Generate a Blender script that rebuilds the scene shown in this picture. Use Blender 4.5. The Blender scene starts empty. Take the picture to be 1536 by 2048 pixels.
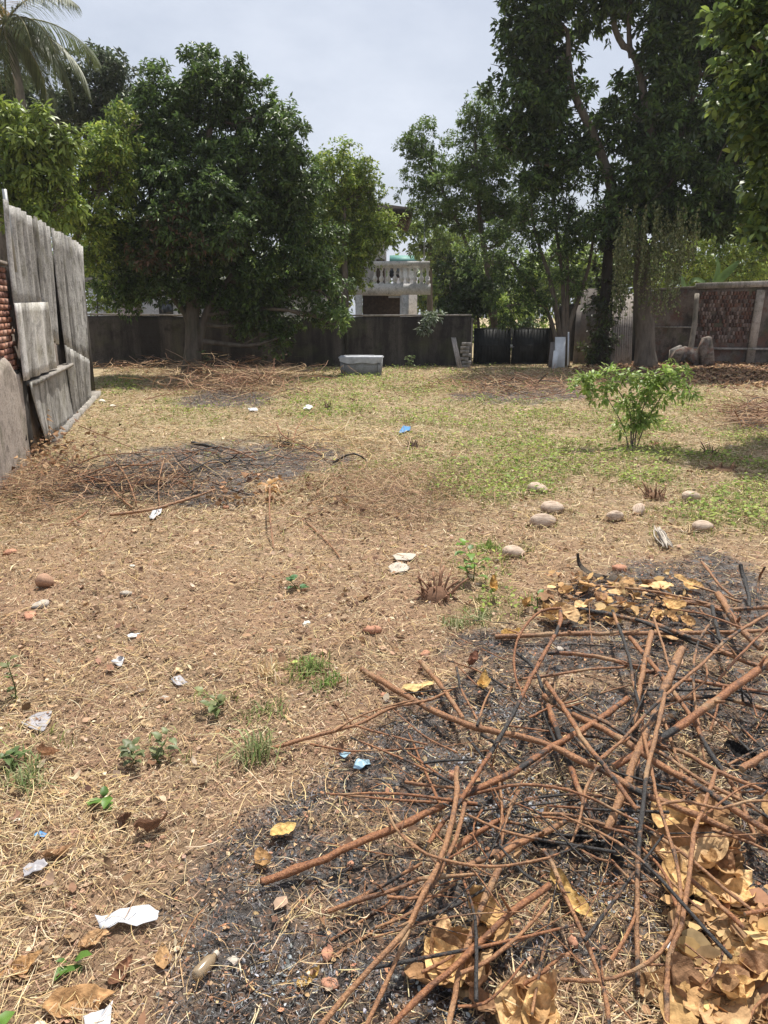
import bpy, math, random
import numpy as np
from mathutils import Vector, Matrix
random.seed(7)
RNG = np.random.default_rng(11)
SC = bpy.context.scene
COL = SC.collection
R = math.radians

# ------------------------------------------------------------------ camera, sky, sun, exposure
F = 1480.0                      # focal length in photo pixels (photo 1536 x 2048)
PITCH = R(15.1)
CH = 1.9
CAM = np.array([0.0, 0.0, CH])
FW = np.array([0, math.cos(PITCH), -math.sin(PITCH)])
UP = np.array([0, math.sin(PITCH), math.cos(PITCH)])
cd = bpy.data.cameras.new('camera')
cam = bpy.data.objects.new('camera', cd); COL.objects.link(cam)
cd.sensor_fit = 'HORIZONTAL'; cd.sensor_width = 36; cd.lens = 36 * F / 1536
cd.clip_start = 0.05; cd.clip_end = 3000
cam.location = CAM; cam.rotation_euler = (R(90) - PITCH, 0, 0)
SC.camera = cam

SUN_EL, SUN_AZ = 67.0, 16.0     # azimuth measured from straight ahead (+Y) towards the right (+X)
wd = bpy.data.worlds.new('World'); SC.world = wd; wd.use_nodes = True
nt = wd.node_tree; N = nt.nodes; L = nt.links
bg = N['Background']
sky = N.new('ShaderNodeTexSky'); sky.sky_type = 'NISHITA'; sky.sun_disc = False
sky.sun_elevation = R(SUN_EL); sky.sun_rotation = R(SUN_AZ)
sky.air_density = 1.0; sky.dust_density = 4.0; sky.ozone_density = 1.0
tc = N.new('ShaderNodeTexCoord')
mp = N.new('ShaderNodeMapping'); mp.inputs['Scale'].default_value = (1.0, 1.0, 2.2)
no = N.new('ShaderNodeTexNoise'); no.inputs['Scale'].default_value = 3.2; no.inputs['Detail'].default_value = 6
no.inputs['Roughness'].default_value = 0.6
rp = N.new('ShaderNodeValToRGB')
rp.color_ramp.elements[0].position = 0.40; rp.color_ramp.elements[0].color = (0.55, 0.55, 0.55, 1)
rp.color_ramp.elements[1].position = 0.70; rp.color_ramp.elements[1].color = (1, 1, 1, 1)
mx = N.new('ShaderNodeMix'); mx.data_type = 'RGBA'
mx.inputs['B'].default_value = (6.95, 7.5, 8.55, 1)      # thin bright haze over the whole sky
L.new(tc.outputs['Generated'], mp.inputs['Vector']); L.new(mp.outputs['Vector'], no.inputs['Vector'])
L.new(no.outputs['Fac'], rp.inputs['Fac']); L.new(rp.outputs['Color'], mx.inputs['Factor'])
L.new(sky.outputs['Color'], mx.inputs['A']); L.new(mx.outputs['Result'], bg.inputs['Color'])
bg.inputs['Strength'].default_value = 0.086
sd = bpy.data.lights.new('sun', 'SUN'); sd.energy = 5.0; sd.angle = R(0.6); sd.color = (1.0, 0.95, 0.86)
sun = bpy.data.objects.new('sun', sd); COL.objects.link(sun)
_d = Vector((math.sin(R(SUN_AZ)) * math.cos(R(SUN_EL)), math.cos(R(SUN_AZ)) * math.cos(R(SUN_EL)), math.sin(R(SUN_EL))))
sun.rotation_euler = _d.to_track_quat('Z', 'Y').to_euler()
SC.view_settings.view_transform = 'Standard'; SC.view_settings.look = 'None'
SC.view_settings.exposure = 0.38; SC.view_settings.gamma = 1.0; SC.view_settings.use_curve_mapping = False
SC.cycles.max_bounces = 8; SC.cycles.transparent_max_bounces = 6

# ------------------------------------------------------------------ photo pixel -> place
def ray(u, v):
    return FW * F + np.array([1.0, 0, 0]) * (u - 768.0) + UP * (1024.0 - v)
def P(u, v, Y):                     # on the upright plane at distance Y
    d = ray(u, v); return CAM + d * (Y / d[1])
def G(u, v, z=0.0):                 # on the level plane at height z
    d = ray(u, v); return CAM + d * ((z - CH) / d[2])
def pix(X, Y, Z=0.0):
    X = np.asarray(X, float); Y = np.asarray(Y, float); Z = Z - CH
    dep = np.maximum(Y * FW[1] + Z * FW[2], 0.05)
    return 768 + F * X / dep, 1024 - F * (Y * UP[1] + Z * UP[2]) / dep
def mpp(Y):                         # metres per photo pixel at distance Y
    return (Y * FW[1] + 0.4) / F

def vnoise(x, y, seed=0):
    x = np.asarray(x, float); y = np.asarray(y, float)
    xi = np.floor(x).astype(np.int64); yi = np.floor(y).astype(np.int64)
    fx = x - xi; fy = y - yi
    fx = fx * fx * (3 - 2 * fx); fy = fy * fy * (3 - 2 * fy)
    def h(a, b):
        n = (a * 374761393 + b * 668265263 + seed * 1442695041) & 0xffffffff
        n = ((n ^ (n >> 13)) * 1274126177) & 0xffffffff
        return ((n ^ (n >> 16)) & 0xffff) / 65535.0
    return (h(xi, yi) * (1 - fx) + h(xi + 1, yi) * fx) * (1 - fy) + (h(xi, yi + 1) * (1 - fx) + h(xi + 1, yi + 1) * fx) * fy
def fbm(x, y, seed=0, o=3):
    s = 0; a = 0.5; t = 0
    for i in range(o):
        s = s + a * vnoise(x * 2 ** i, y * 2 ** i, seed + i); t += a; a *= 0.5
    return s / t
def hgt(x, y):
    x = np.asarray(x, float); y = np.asarray(y, float)
    near = np.clip(1 - y / 40, 0.25, 1)
    return ((fbm(x * 0.7, y * 0.7, 3) - 0.5) * 0.10 + (fbm(x * 4, y * 4, 9) - 0.5) * 0.045 + (fbm(x * 17, y * 17, 5, 2) - 0.5) * 0.018) * near

def inpoly(u, v, poly):
    u = np.asarray(u); v = np.asarray(v); c = np.zeros(u.shape, bool)
    n = len(poly); j = n - 1
    for i in range(n):
        xi, yi = poly[i]; xj, yj = poly[j]
        if yi != yj:
            c ^= ((yi > v) != (yj > v)) & (u < (xj - xi) * (v - yi) / (yj - yi) + xi)
        j = i
    return c
BURN = [
    [(320, 1850), (420, 1760), (560, 1640), (690, 1500), (800, 1400), (900, 1345), (1000, 1260), (1150, 1190), (1330, 1120), (1420, 1080), (1536, 1140), (1800, 1250), (1800, 1850), (1500, 1830), (1350, 1900), (1150, 1930), (1000, 1960), (950, 2060), (700, 2160), (340, 2120), (330, 1960)],
    [(90, 985), (200, 925), (330, 888), (480, 876), (600, 882), (730, 905), (700, 932), (600, 948), (520, 965), (480, 1005), (300, 1012)],
    [(340, 802), (430, 772), (560, 786), (530, 810), (400, 818)],
    [(880, 795), (1000, 766), (1150, 772), (1190, 802), (1000, 808)],
    [(1440, 850), (1480, 815), (1600, 810), (1600, 870)],
]
def burn(X, Y):
    """0..1 how burnt the ground is at a place."""
    u, v = pix(X, Y)
    wu = (fbm(X * 2.2, Y * 2.2, 21) - 0.5); wv = (fbm(X * 2.2, Y * 2.2, 31) - 0.5)
    k = np.clip((v - 640) / 900, 0.08, 1.2)
    m = np.zeros(np.shape(X))
    for du, dv in ((0, 0), (60, 26), (-60, 26), (50, -30), (-50, -30), (26, 0), (-26, 0), (0, 16), (0, -16)):
        uu = u + wu * 240 * k + du * k; vv = v + wv * 120 * k + dv * k
        q = np.zeros(np.shape(X), bool)
        for p in BURN: q |= inpoly(uu, vv, p)
        m += q / 9.0
    return m * np.clip(0.30 + (fbm(X * 4.5, Y * 4.5, 61) - 0.22) * 2.4 + 0.35 * (np.asarray(Y) > 5.5), 0.25, 1)
GREEN = [(1460, 1030, 130, 80, 1.0), (1290, 930, 160, 40, .8), (1010, 920, 150, 40, .9), (950, 985, 120, 50, .6), (1080, 960, 90, 40, .6),
         (620, 815, 220, 22, .55), (900, 800, 260, 40, .35), (830, 850, 160, 30, .4), (300, 800, 110, 30, .35), (240, 770, 60, 40, .5),
         (420, 1420, 60, 60, .35), (330, 1490, 90, 60, .3), (620, 1340, 70, 40, .35), (60, 1480, 80, 80, .3), (960, 1130, 60, 40, .5),
         (1000, 1220, 90, 60, .3), (700, 765, 120, 14, .6), (1100, 1090, 120, 40, .25), (1350, 870, 150, 40, .35), (1100, 870, 160, 50, .45)]
def green(X, Y):
    u, v = pix(X, Y); m = np.zeros(np.shape(X))
    for a, b, ra, rb, w in GREEN:
        m = np.maximum(m, w * np.exp(-((u - a) / ra) ** 2 - ((v - b) / rb) ** 2))
    m = m * 1.15 + 0.36 * np.clip((np.asarray(Y) - 6) / 4, 0, 1) * np.clip(1.3 - np.abs(np.asarray(X) - 3.0) / 9, 0.3, 1)
    n = fbm(np.asarray(X) * 1.3, np.asarray(Y) * 1.3, 77)
    return np.clip(m * np.clip((n - 0.25) * 3.0, 0.1, 1.6), 0, 1)

# ------------------------------------------------------------------ mesh helpers
def mesh_np(name, V, faces, cols=None, smooth=False):
    """faces: list of int arrays (n,3) / (n,4); cols: (nverts,3) linear colours."""
    me = bpy.data.meshes.new(name)
    V = np.ascontiguousarray(V, np.float32)
    faces = [np.asarray(f, np.int32) for f in faces if len(f)]
    me.vertices.add(len(V)); me.vertices.foreach_set('co', V.ravel())
    nl = sum(f.size for f in faces); npo = sum(len(f) for f in faces)
    me.loops.add(nl); me.polygons.add(npo)
    me.loops.foreach_set('vertex_index', np.concatenate([f.ravel() for f in faces]))
    tot = np.concatenate([np.full(len(f), f.shape[1], np.int32) for f in faces])
    st = np.concatenate([[0], np.cumsum(tot)[:-1]]).astype(np.int32)
    me.polygons.foreach_set('loop_start', st); me.polygons.foreach_set('loop_total', tot)
    if smooth: me.polygons.foreach_set('use_smooth', np.ones(npo, bool))
    if cols is not None:
        a = me.color_attributes.new('Col', 'FLOAT_COLOR', 'POINT')
        c = np.ones((len(V), 4), np.float32); c[:, :3] = cols
        a.data.foreach_set('color', c.ravel())
    me.update(calc_edges=True)
    return me
def link(name, me, mat, parent=None, loc=None):
    o = bpy.data.objects.new(name, me); COL.objects.link(o)
    if mat is not None and me is not None and not me.materials: me.materials.append(mat)
    if parent is not None: o.parent = parent
    if loc is not None: o.location = loc
    return o
def tag(o, label=None, cat=None, group=None, kind=None):
    if label: o['label'] = label
    if cat: o['category'] = cat
    if group: o['group'] = group
    if kind: o['kind'] = kind
    return o
def thing(name, label, cat, loc=(0, 0, 0), rz=0, group=None):
    o = bpy.data.objects.new(name, None); COL.objects.link(o); o.empty_display_size = 0.1
    o.location = loc; o.rotation_euler = (0, 0, rz)
    return tag(o, label, cat, group)

class MB:
    def __init__(s): s.V = []; s.F3 = []; s.F4 = []; s.C = []; s.n = 0
    def add(s, V, F, c=None):
        V = np.asarray(V, float).reshape(-1, 3)
        for f in F:
            (s.F4 if len(f) == 4 else s.F3).append([i + s.n for i in f])
        s.V.append(V); s.n += len(V)
        s.C.append(np.tile(np.asarray(c if c is not None else (1, 1, 1), float), (len(V), 1)) if np.ndim(c) < 2 else np.asarray(c, float))
    def box(s, a, b, c=None, M=None):
        x0, y0, z0 = a; x1, y1, z1 = b
        V = np.array([(x0, y0, z0), (x1, y0, z0), (x1, y1, z0), (x0, y1, z0), (x0, y0, z1), (x1, y0, z1), (x1, y1, z1), (x0, y1, z1)], float)
        if M is not None: V = V @ np.array(M)[:3, :3].T + np.array(M)[:3, 3]
        s.add(V, [(0, 3, 2, 1), (4, 5, 6, 7), (0, 1, 5, 4), (1, 2, 6, 5), (2, 3, 7, 6), (3, 0, 4, 7)], c)
    def hexa(s, V, c=None):         # 4 bottom corners then 4 top corners
        s.add(V, [(0, 3, 2, 1), (4, 5, 6, 7), (0, 1, 5, 4), (1, 2, 6, 5), (2, 3, 7, 6), (3, 0, 4, 7)], c)
    def tube(s, pts, rad, n=7, c=None, jit=0.0, cap=True):
        pts = np.asarray(pts, float); m = len(pts)
        rad = np.broadcast_to(np.asarray(rad, float), (m,))
        T = np.gradient(pts, axis=0); T /= np.linalg.norm(T, axis=1)[:, None] + 1e-9
        ref = np.array([0, 0, 1.0]) if abs(T[0][2]) < 0.8 else np.array([1.0, 0, 0])
        A = np.zeros_like(pts); u = ref - T[0] * ref.dot(T[0]); u /= np.linalg.norm(u)
        for i in range(m):
            u = u - T[i] * u.dot(T[i]); u /= np.linalg.norm(u) + 1e-9; A[i] = u
        B = np.cross(T, A)
        th = np.linspace(0, 2 * np.pi, n, endpoint=False)
        rr = rad[:, None] * (1 + (RNG.random((m, n)) - 0.5) * jit)
        V = pts[:, None] + rr[:, :, None] * (A[:, None] * np.cos(th)[None, :, None] + B[:, None] * np.sin(th)[None, :, None])
        Fq = [(i * n + j, i * n + (j + 1) % n, (i + 1) * n + (j + 1) % n, (i + 1) * n + j) for i in range(m - 1) for j in range(n)]
        V = V.reshape(-1, 3); cc = None
        if c is not None and np.ndim(c) == 2: cc = np.repeat(np.asarray(c, float), n, axis=0)
        if cap:
            V = np.vstack([V, pts[:1], pts[-1:]]); k = m * n
            Fq += [(k, (j + 1) % n, j) for j in range(n)] + [(k + 1, (m - 1) * n + j, (m - 1) * n + (j + 1) % n) for j in range(n)]
            if cc is not None: cc = np.vstack([cc, np.asarray(c)[:1], np.asarray(c)[-1:]])
        s.add(V, Fq, cc if cc is not None else c)
    def lathe(s, prof, ctr=(0, 0, 0), n=12, c=None):
        th = np.linspace(0, 2 * np.pi, n, endpoint=False); m = len(prof)
        V = [(ctr[0] + r * math.cos(t), ctr[1] + r * math.sin(t), ctr[2] + z) for r, z in prof for t in th]
        Fq = [(i * n + j, i * n + (j + 1) % n, (i + 1) * n + (j + 1) % n, (i + 1) * n + j) for i in range(m - 1) for j in range(n)]
        s.add(V, Fq, c)
    def mesh(s, name, smooth=False):
        return mesh_np(name, np.vstack(s.V), [s.F3, s.F4], np.vstack(s.C), smooth)
    def build(s, name, mat, parent=None, smooth=False):
        return link(name, s.mesh(name, smooth), mat, parent)

def spline(pts, n=24):
    pts = np.asarray(pts, float)
    if len(pts) == 2: return pts[0] + (pts[1] - pts[0]) * np.linspace(0, 1, n)[:, None]
    q = np.vstack([2 * pts[0] - pts[1], pts, 2 * pts[-1] - pts[-2]])
    seg = np.linalg.norm(np.diff(pts, axis=0), axis=1); cum = np.concatenate([[0], np.cumsum(seg)]); cum /= cum[-1]
    out = []
    for t in np.linspace(0, 1, n):
        i = min(np.searchsorted(cum, t, 'right') - 1, len(pts) - 2); i = max(i, 0)
        f = (t - cum[i]) / (cum[i + 1] - cum[i] + 1e-9)
        p0, p1, p2, p3 = q[i], q[i + 1], q[i + 2], q[i + 3]
        out.append(0.5 * (2 * p1 + (p2 - p0) * f + (2 * p0 - 5 * p1 + 4 * p2 - p3) * f * f + (3 * p1 - p0 - 3 * p2 + p3) * f ** 3))
    return np.array(out)

# ------------------------------------------------------------------ materials
def mat(name):
    m = bpy.data.materials.new(name); m.use_nodes = True
    t = m.node_tree; return m, t.nodes, t.links, t.nodes['Principled BSDF']
def n_noise(N, L, scale, detail=5, rough=0.6, vec=None, stretch=None, coord='Object'):
    tc = N.new('ShaderNodeTexCoord'); n = N.new('ShaderNodeTexNoise')
    n.inputs['Scale'].default_value = scale; n.inputs['Detail'].default_value = detail; n.inputs['Roughness'].default_value = rough
    if stretch:
        mp = N.new('ShaderNodeMapping'); mp.inputs['Scale'].default_value = stretch
        L.new(tc.outputs[coord], mp.inputs['Vector']); L.new(mp.outputs['Vector'], n.inputs['Vector'])
    else: L.new(tc.outputs[coord], n.inputs['Vector'])
    return n.outputs['Fac']
def n_ramp(N, L, fac, stops):
    r = N.new('ShaderNodeValToRGB'); e = r.color_ramp.elements
    while len(e) < len(stops): e.new(0.5)
    for el, (p, c) in zip(e, stops):
        el.position = p; el.color = (*c, 1) if len(c) == 3 else c
    L.new(fac, r.inputs['Fac']); return r.outputs['Color']
def n_mix(N, L, a, b, fac, mode='MIX'):
    m = N.new('ShaderNodeMix'); m.data_type = 'RGBA'; m.blend_type = mode
    for s, v in (('A', a), ('B', b), ('Factor', fac)):
        if isinstance(v, (int, float)): m.inputs[s].default_value = v
        elif isinstance(v, tuple): m.inputs[s].default_value = (*v, 1) if len(v) == 3 else v
        else: L.new(v, m.inputs[s])
    return m.outputs['Result']
def n_bump(N, L, bsdf, h, strength=0.4, dist=0.02):
    b = N.new('ShaderNodeBump'); b.inputs['Strength'].default_value = strength; b.inputs['Distance'].default_value = dist
    L.new(h, b.inputs['Height']); L.new(b.outputs['Normal'], bsdf.inputs['Normal'])
def grey(a): return (a, a, a)

def m_attr(name, rough=0.8, spec=0.2, var=0.35, scale=40, trans=0.0, bump=0.0):
    """colour from the mesh's own colour attribute, broken up by noise"""
    m, N, L, b = mat(name)
    at = N.new('ShaderNodeAttribute'); at.attribute_name = 'Col'
    nz = n_noise(N, L, scale, 4, 0.6)
    k = n_ramp(N, L, nz, [(0.3, grey(1 - var)), (0.7, grey(1 + var))])
    c = n_mix(N, L, at.outputs['Color'], k, 1.0, 'MULTIPLY')
    L.new(c, b.inputs['Base Color']); b.inputs['Roughness'].default_value = rough; b.inputs['Specular IOR Level'].default_value = spec
    if bump: n_bump(N, L, b, nz, bump, 0.01)
    if trans:
        t = N.new('ShaderNodeBsdfTranslucent'); L.new(c, t.inputs['Color'])
        ms = N.new('ShaderNodeMixShader'); ms.inputs[0].default_value = trans
        out = N['Material Output']; L.new(b.outputs[0], ms.inputs[1]); L.new(t.outputs[0], ms.inputs[2]); L.new(ms.outputs[0], out.inputs['Surface'])
    return m
def m_bark(name, c1, c2, scale=6):
    m, N, L, b = mat(name)
    nz = n_noise(N, L, scale, 7, 0.7, stretch=(1, 1, 0.25)); n2 = n_noise(N, L, 1.3, 4)
    c = n_ramp(N, L, nz, [(0.3, c1), (0.7, c2)])
    c = n_mix(N, L, c, (0.09, 0.10, 0.06), n_ramp(N, L, n2, [(0.5, grey(0)), (0.75, grey(0.5))]))
    L.new(c, b.inputs['Base Color']); b.inputs['Roughness'].default_value = 0.95
    n_bump(N, L, b, nz, 0.8, 0.05); return m
M = {}
M['leaf'] = m_attr('leaf', 0.46, 0.42, 0.3, 3.0, trans=0.36)
M['leaf_matte'] = m_attr('leaf_matte', 0.55, 0.3, 0.3, 3.0, trans=0.36)
M['litter'] = m_attr('litter', 0.85, 0.15, 0.25, 30, trans=0.12)
M['crumb'] = m_attr('crumb', 0.95, 0.1, 0.3, 60)
M['grass'] = m_attr('grass', 0.6, 0.25, 0.25, 20, trans=0.3)
M['bark'] = m_bark('bark', (0.06, 0.045, 0.035), (0.20, 0.165, 0.13))
M['bark_pale'] = m_bark('bark_pale', (0.12, 0.10, 0.08), (0.34, 0.30, 0.25))
M['dark_bark'] = m_bark('dark_bark', (0.02, 0.017, 0.014), (0.07, 0.055, 0.045))
# ------------------------------------------------------------------ ground
def axis(fine_a, fine_b, step, far_a, far_b, g=1.12):
    c = list(np.arange(fine_a, fine_b + 1e-6, step)); s = step; x = c[-1]
    while x < far_b: s *= g; x += s; c.append(x)
    s = step; x = c[0]; lo = []
    while x > far_a: s *= g; x -= s; lo.append(x)
    return np.array(lo[::-1] + c)
gx = axis(-2.6, 3.0, 0.036, -240, 240, 1.09); gy = axis(1.0, 5.2, 0.034, -30, 260, 1.05)
GX, GY = np.meshgrid(gx, gy); fx, fy = GX.ravel(), GY.ravel()
gz = hgt(fx, fy)
gb = np.where((fy > 0.8) & (fy < 40) & (np.abs(fx) < 30), burn(fx, fy), 0); gg = np.where(fy > 0.8, green(fx, fy), 0)
gz = gz + gb * (fbm(fx * 9, fy * 9, 55) - 0.5) * 0.03
nx, ny = len(gx), len(gy)
ii = (np.arange(ny - 1)[:, None] * nx + np.arange(nx - 1)[None, :]).ravel()
quads = np.stack([ii, ii + 1, ii + nx + 1, ii + nx], 1)
me = mesh_np('ground', np.stack([fx, fy, gz], 1), [quads], np.stack([gb, gg, np.clip((fy - 5.5) / 4.5 + (fbm(fx * .9, fy * .9, 15) - .5) * .8, 0, 1)], 1), True)
m, N, L, b = mat('soil')
at = N.new('ShaderNodeAttribute'); at.attribute_name = 'Col'
sp = N.new('ShaderNodeSeparateColor'); L.new(at.outputs['Color'], sp.inputs['Color'])
n1 = n_noise(N, L, 55, 8, 0.75); n2 = n_noise(N, L, 2.2, 5); n3 = n_noise(N, L, 240, 3, 0.6); n4 = n_noise(N, L, 9, 6, 0.7)
soil = n_ramp(N, L, n1, [(0.28, (0.11, 0.066, 0.044)), (0.5, (0.30, 0.185, 0.125)), (0.72, (0.46, 0.32, 0.225))])
soil = n_mix(N, L, soil, (0.44, 0.235, 0.165), n_ramp(N, L, n2, [(0.38, grey(0)), (0.60, grey(0.65))]))
soil = n_mix(N, L, soil, n_ramp(N, L, n3, [(0.35, (0.12, 0.085, 0.05)), (0.65, (0.52, 0.40, 0.24))]), 0.5)
dry = n_ramp(N, L, n3, [(0.35, (0.25, 0.195, 0.115)), (0.65, (0.56, 0.46, 0.30))])
soil = n_mix(N, L, soil, dry, n_mix(N, L, (0, 0, 0), sp.outputs['Blue'], 0.8))
soil = n_mix(N, L, soil, (0.17, 0.19, 0.06), n_mix(N, L, (0, 0, 0), sp.outputs['Green'], n_ramp(N, L, n4, [(0.4, grey(0)), (0.6, grey(0.8))])))
ash = n_ramp(N, L, n1, [(0.30, (0.016, 0.015, 0.015)), (0.52, (0.075, 0.068, 0.064)), (0.75, (0.22, 0.185, 0.16))])
ash = n_mix(N, L, ash, n_ramp(N, L, n3, [(0.42, (0.10, 0.097, 0.095)), (0.68, (0.42, 0.43, 0.45))]), n_ramp(N, L, n4, [(0.47, grey(0)), (0.62, grey(0.85))]))
ash = n_mix(N, L, ash, (0.25, 0.15, 0.10), n_ramp(N, L, n_noise(N, L, 22, 5, 0.7), [(0.50, grey(0)), (0.62, grey(0.85))]))
c = n_mix(N, L, soil, ash, n_ramp(N, L, sp.outputs['Red'], [(0.18, grey(0)), (0.9, grey(0.95))]))
L.new(c, b.inputs['Base Color']); b.inputs['Roughness'].default_value = 0.95; b.inputs['Specular IOR Level'].default_value = 0.15
n_bump(N, L, b, n1, 0.9, 0.03)
ground = link('ground', me, m); tag(ground, kind='structure')

# ------------------------------------------------------------------ what covers the ground: flakes, straw, crumbs, ash, grass
def scatter(dens, y0=1.1, y1=30.0, wide=0.68, mask=None, near=3.0, pw=1.5):
    """random places on the ground, dens per square metre near the camera, thinning out with distance"""
    out = []
    ys = np.concatenate([np.arange(y0, 6, 0.3), np.arange(6, y1, 1.0), [y1]])
    for a, b_ in zip(ys[:-1], ys[1:]):
        ym = (a + b_) / 2; hw = wide * ym + 1.0
        d = dens * min(1, (near / ym) ** pw) * (1 if ym < 9 else (9 / ym) ** .4)
        n = int(d * (b_ - a) * 2 * hw)
        x = RNG.uniform(-hw, hw, n); y = RNG.uniform(a, b_, n); out.append(np.stack([x, y], 1))
    q = np.vstack(out)
    q = q[q[:, 0] > -4.3 - (q[:, 1] - 7.8) * 0.29]          # not inside the wall on the left
    if mask is not None:
        q = q[RNG.random(len(q)) < mask(q[:, 0], q[:, 1])]
    return q
def unit(a): return a / (np.linalg.norm(a, axis=1)[:, None] + 1e-9)
def pick(pal, n, jit=0.25):
    pal = np.asarray(pal, float); c = pal[RNG.integers(0, len(pal), n)]
    return c * (1 + (RNG.random((n, 1)) - 0.5) * 2 * jit) * (1 + (RNG.random((n, 3)) - 0.5) * 0.12)
def flakes(q, smin, smax, pal, tilt=0.6, lift=0.012, asp=(0.35, 0.8), curl=0.35):
    """small curled bits: 6 points, 4 faces each"""
    far = q[:, 1] > 7.0
    if far.any() and not far.all():
        return join([flakes(q[~far], smin, smax, pal, tilt, lift, asp, curl), flakes(q[far], smin, smax, pal, tilt, lift, asp, curl)])
    n = len(q); X, Y = q[:, 0], q[:, 1]
    s = (smin + (smax - smin) * RNG.random(n) ** 2.2) * (1 + Y / 26)
    a = RNG.uniform(0, 2 * np.pi, n)
    ax = np.stack([np.cos(a), np.sin(a), RNG.normal(0, tilt * 0.5, n)], 1); ax = unit(ax)
    up = unit(np.stack([RNG.normal(0, tilt, n), RNG.normal(0, tilt, n), np.ones(n)], 1))
    sd = unit(np.cross(up, ax)); nn = np.cross(ax, sd)
    w = s * RNG.uniform(*asp, n); cu = RNG.normal(0, curl, n) * s
    c = np.stack([X, Y, hgt(X, Y) + lift * (0.3 + RNG.random(n)) + s * 0.12], 1)
    e = lambda v: v[:, None]
    if far.all():
        V = np.stack([c - ax * e(s / 2) + nn * e(cu * .4), c + sd * e(w / 2), c + ax * e(s / 2) + nn * e(cu * .5), c - sd * e(w / 2)], 1).reshape(-1, 3); k = np.arange(n)[:, None] * 4
        return V, [np.vstack([k + [0, 2, 1], k + [0, 3, 2]])], np.repeat(pick(pal, n), 4, 0)
    V = np.stack([c - ax * e(s / 2) + nn * e(cu * .4), c - ax * e(s * .15) + sd * e(w / 2) + nn * e(cu * .25), c - ax * e(s * .1) - sd * e(w / 2) + nn * e(cu * .25),
                  c + ax * e(s * .2) + sd * e(w * .4) + nn * e(cu * .2), c + ax * e(s * .22) - sd * e(w * .42) + nn * e(cu * .2), c + ax * e(s / 2) + nn * e(cu * .6)], 1).reshape(-1, 3)
    k = np.arange(n)[:, None] * 6
    F3 = np.vstack([k + [0, 2, 1], k + [3, 4, 5]]); F4 = k + [1, 2, 4, 3]
    return V, [F3, F4], np.repeat(pick(pal, n), 6, 0)
def fibres(q, lmin, lmax, w, pal, lift=0.015):
    """short straight bits, one face each"""
    n = len(q); X, Y = q[:, 0], q[:, 1]; l = RNG.uniform(lmin, lmax, n) * (1 + Y / 14); ww = w * RNG.uniform(.6, 1.5, n) * (1 + Y / 6); a = RNG.uniform(0, 2 * np.pi, n)
    d = np.stack([np.cos(a), np.sin(a), RNG.normal(0, .22, n)], 1) * l[:, None] / 2; s = unit(np.stack([-np.sin(a), np.cos(a), RNG.normal(0, .6, n)], 1)) * ww[:, None] / 2
    c = np.stack([X, Y, hgt(X, Y) + .004 + lift * RNG.random(n)], 1); V = np.stack([c - d - s * .7, c - d + s * .7, c + d + s, c + d - s], 1).reshape(-1, 3); k = np.arange(n)[:, None] * 4
    return V, [k + [0, 1, 2, 3]], np.repeat(pick(pal, n), 4, 0)
def straws(q, lmin, lmax, w, pal, lift=0.02, bend=0.35, rise=0.15):
    """thin bent strips: 4 cross sections"""
    n = len(q); X, Y = q[:, 0], q[:, 1]
    l = lmin + (lmax - lmin) * RNG.random(n) ** 1.8; ww = w * RNG.uniform(0.6, 1.5, n) * (1 + Y / 9)
    a = RNG.uniform(0, 2 * np.pi, n); kb = RNG.normal(0, bend, n)
    t = np.array([-0.5, -0.17, 0.17, 0.5]); rz = RNG.normal(0, rise, n)
    pts = []
    z0 = hgt(X, Y) + lift * RNG.random(n) + 0.006
    for ti in t:
        dx = l * ti; dy = kb * l * (ti * ti - 0.08) * 2
        px = X + dx * np.cos(a) - dy * np.sin(a); py = Y + dx * np.sin(a) + dy * np.cos(a)
        z = np.maximum(z0 + rz * dx, hgt(px, py) + 0.004) + l * 0.05 * (0.25 - ti * ti)
        pts.append(np.stack([px, py, z], 1))
    tx = unit(np.stack([-np.sin(a), np.cos(a), RNG.normal(0, 0.5, n)], 1))
    V = np.stack([p + sg * tx * (ww * f)[:, None] / 2 for p, f in zip(pts, (0.8, 1, 1, 0.5)) for sg in (-1, 1)], 1).reshape(-1, 3)
    k = np.arange(n)[:, None] * 8
    F4 = np.vstack([k + [i, i + 1, i + 3, i + 2] for i in (0, 2, 4)])
    return V, [F4], np.repeat(pick(pal, n), 8, 0)
def blades(q, hmin, hmax, w, pal, nb=5, spread=0.6):
    """tufts of grass"""
    q = np.repeat(q, nb, 0); n = len(q); X = q[:, 0] + RNG.normal(0, 0.012, n); Y = q[:, 1] + RNG.normal(0, 0.012, n)
    h = RNG.uniform(hmin, hmax, n); a = RNG.uniform(0, 2 * np.pi, n); s = np.abs(RNG.normal(0, spread, n)) * h; ww = w * (1 + Y / 10) * RNG.uniform(.7, 1.3, n)
    d = np.stack([np.cos(a), np.sin(a), 0 * a], 1); sd = np.stack([-np.sin(a), np.cos(a), 0 * a], 1); b0 = np.stack([X, Y, hgt(X, Y) - 0.005], 1)
    z = np.array([0, 0, 1.0]); e = lambda v: v[:, None]
    m1 = b0 + d * e(s * .4) + z * e(h * .6); tp = b0 + d * e(s) + z * e(h * np.clip(1.1 - (s / h) * .5, .3, 1))
    V = np.stack([b0 - sd * e(ww / 2), b0 + sd * e(ww / 2), m1 + sd * e(ww * .4), m1 - sd * e(ww * .4), tp], 1).reshape(-1, 3)
    k = np.arange(n)[:, None] * 5
    return V, [k + [3, 2, 4], k + [0, 1, 2, 3]], np.repeat(pick(pal, n), 5, 0)
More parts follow.
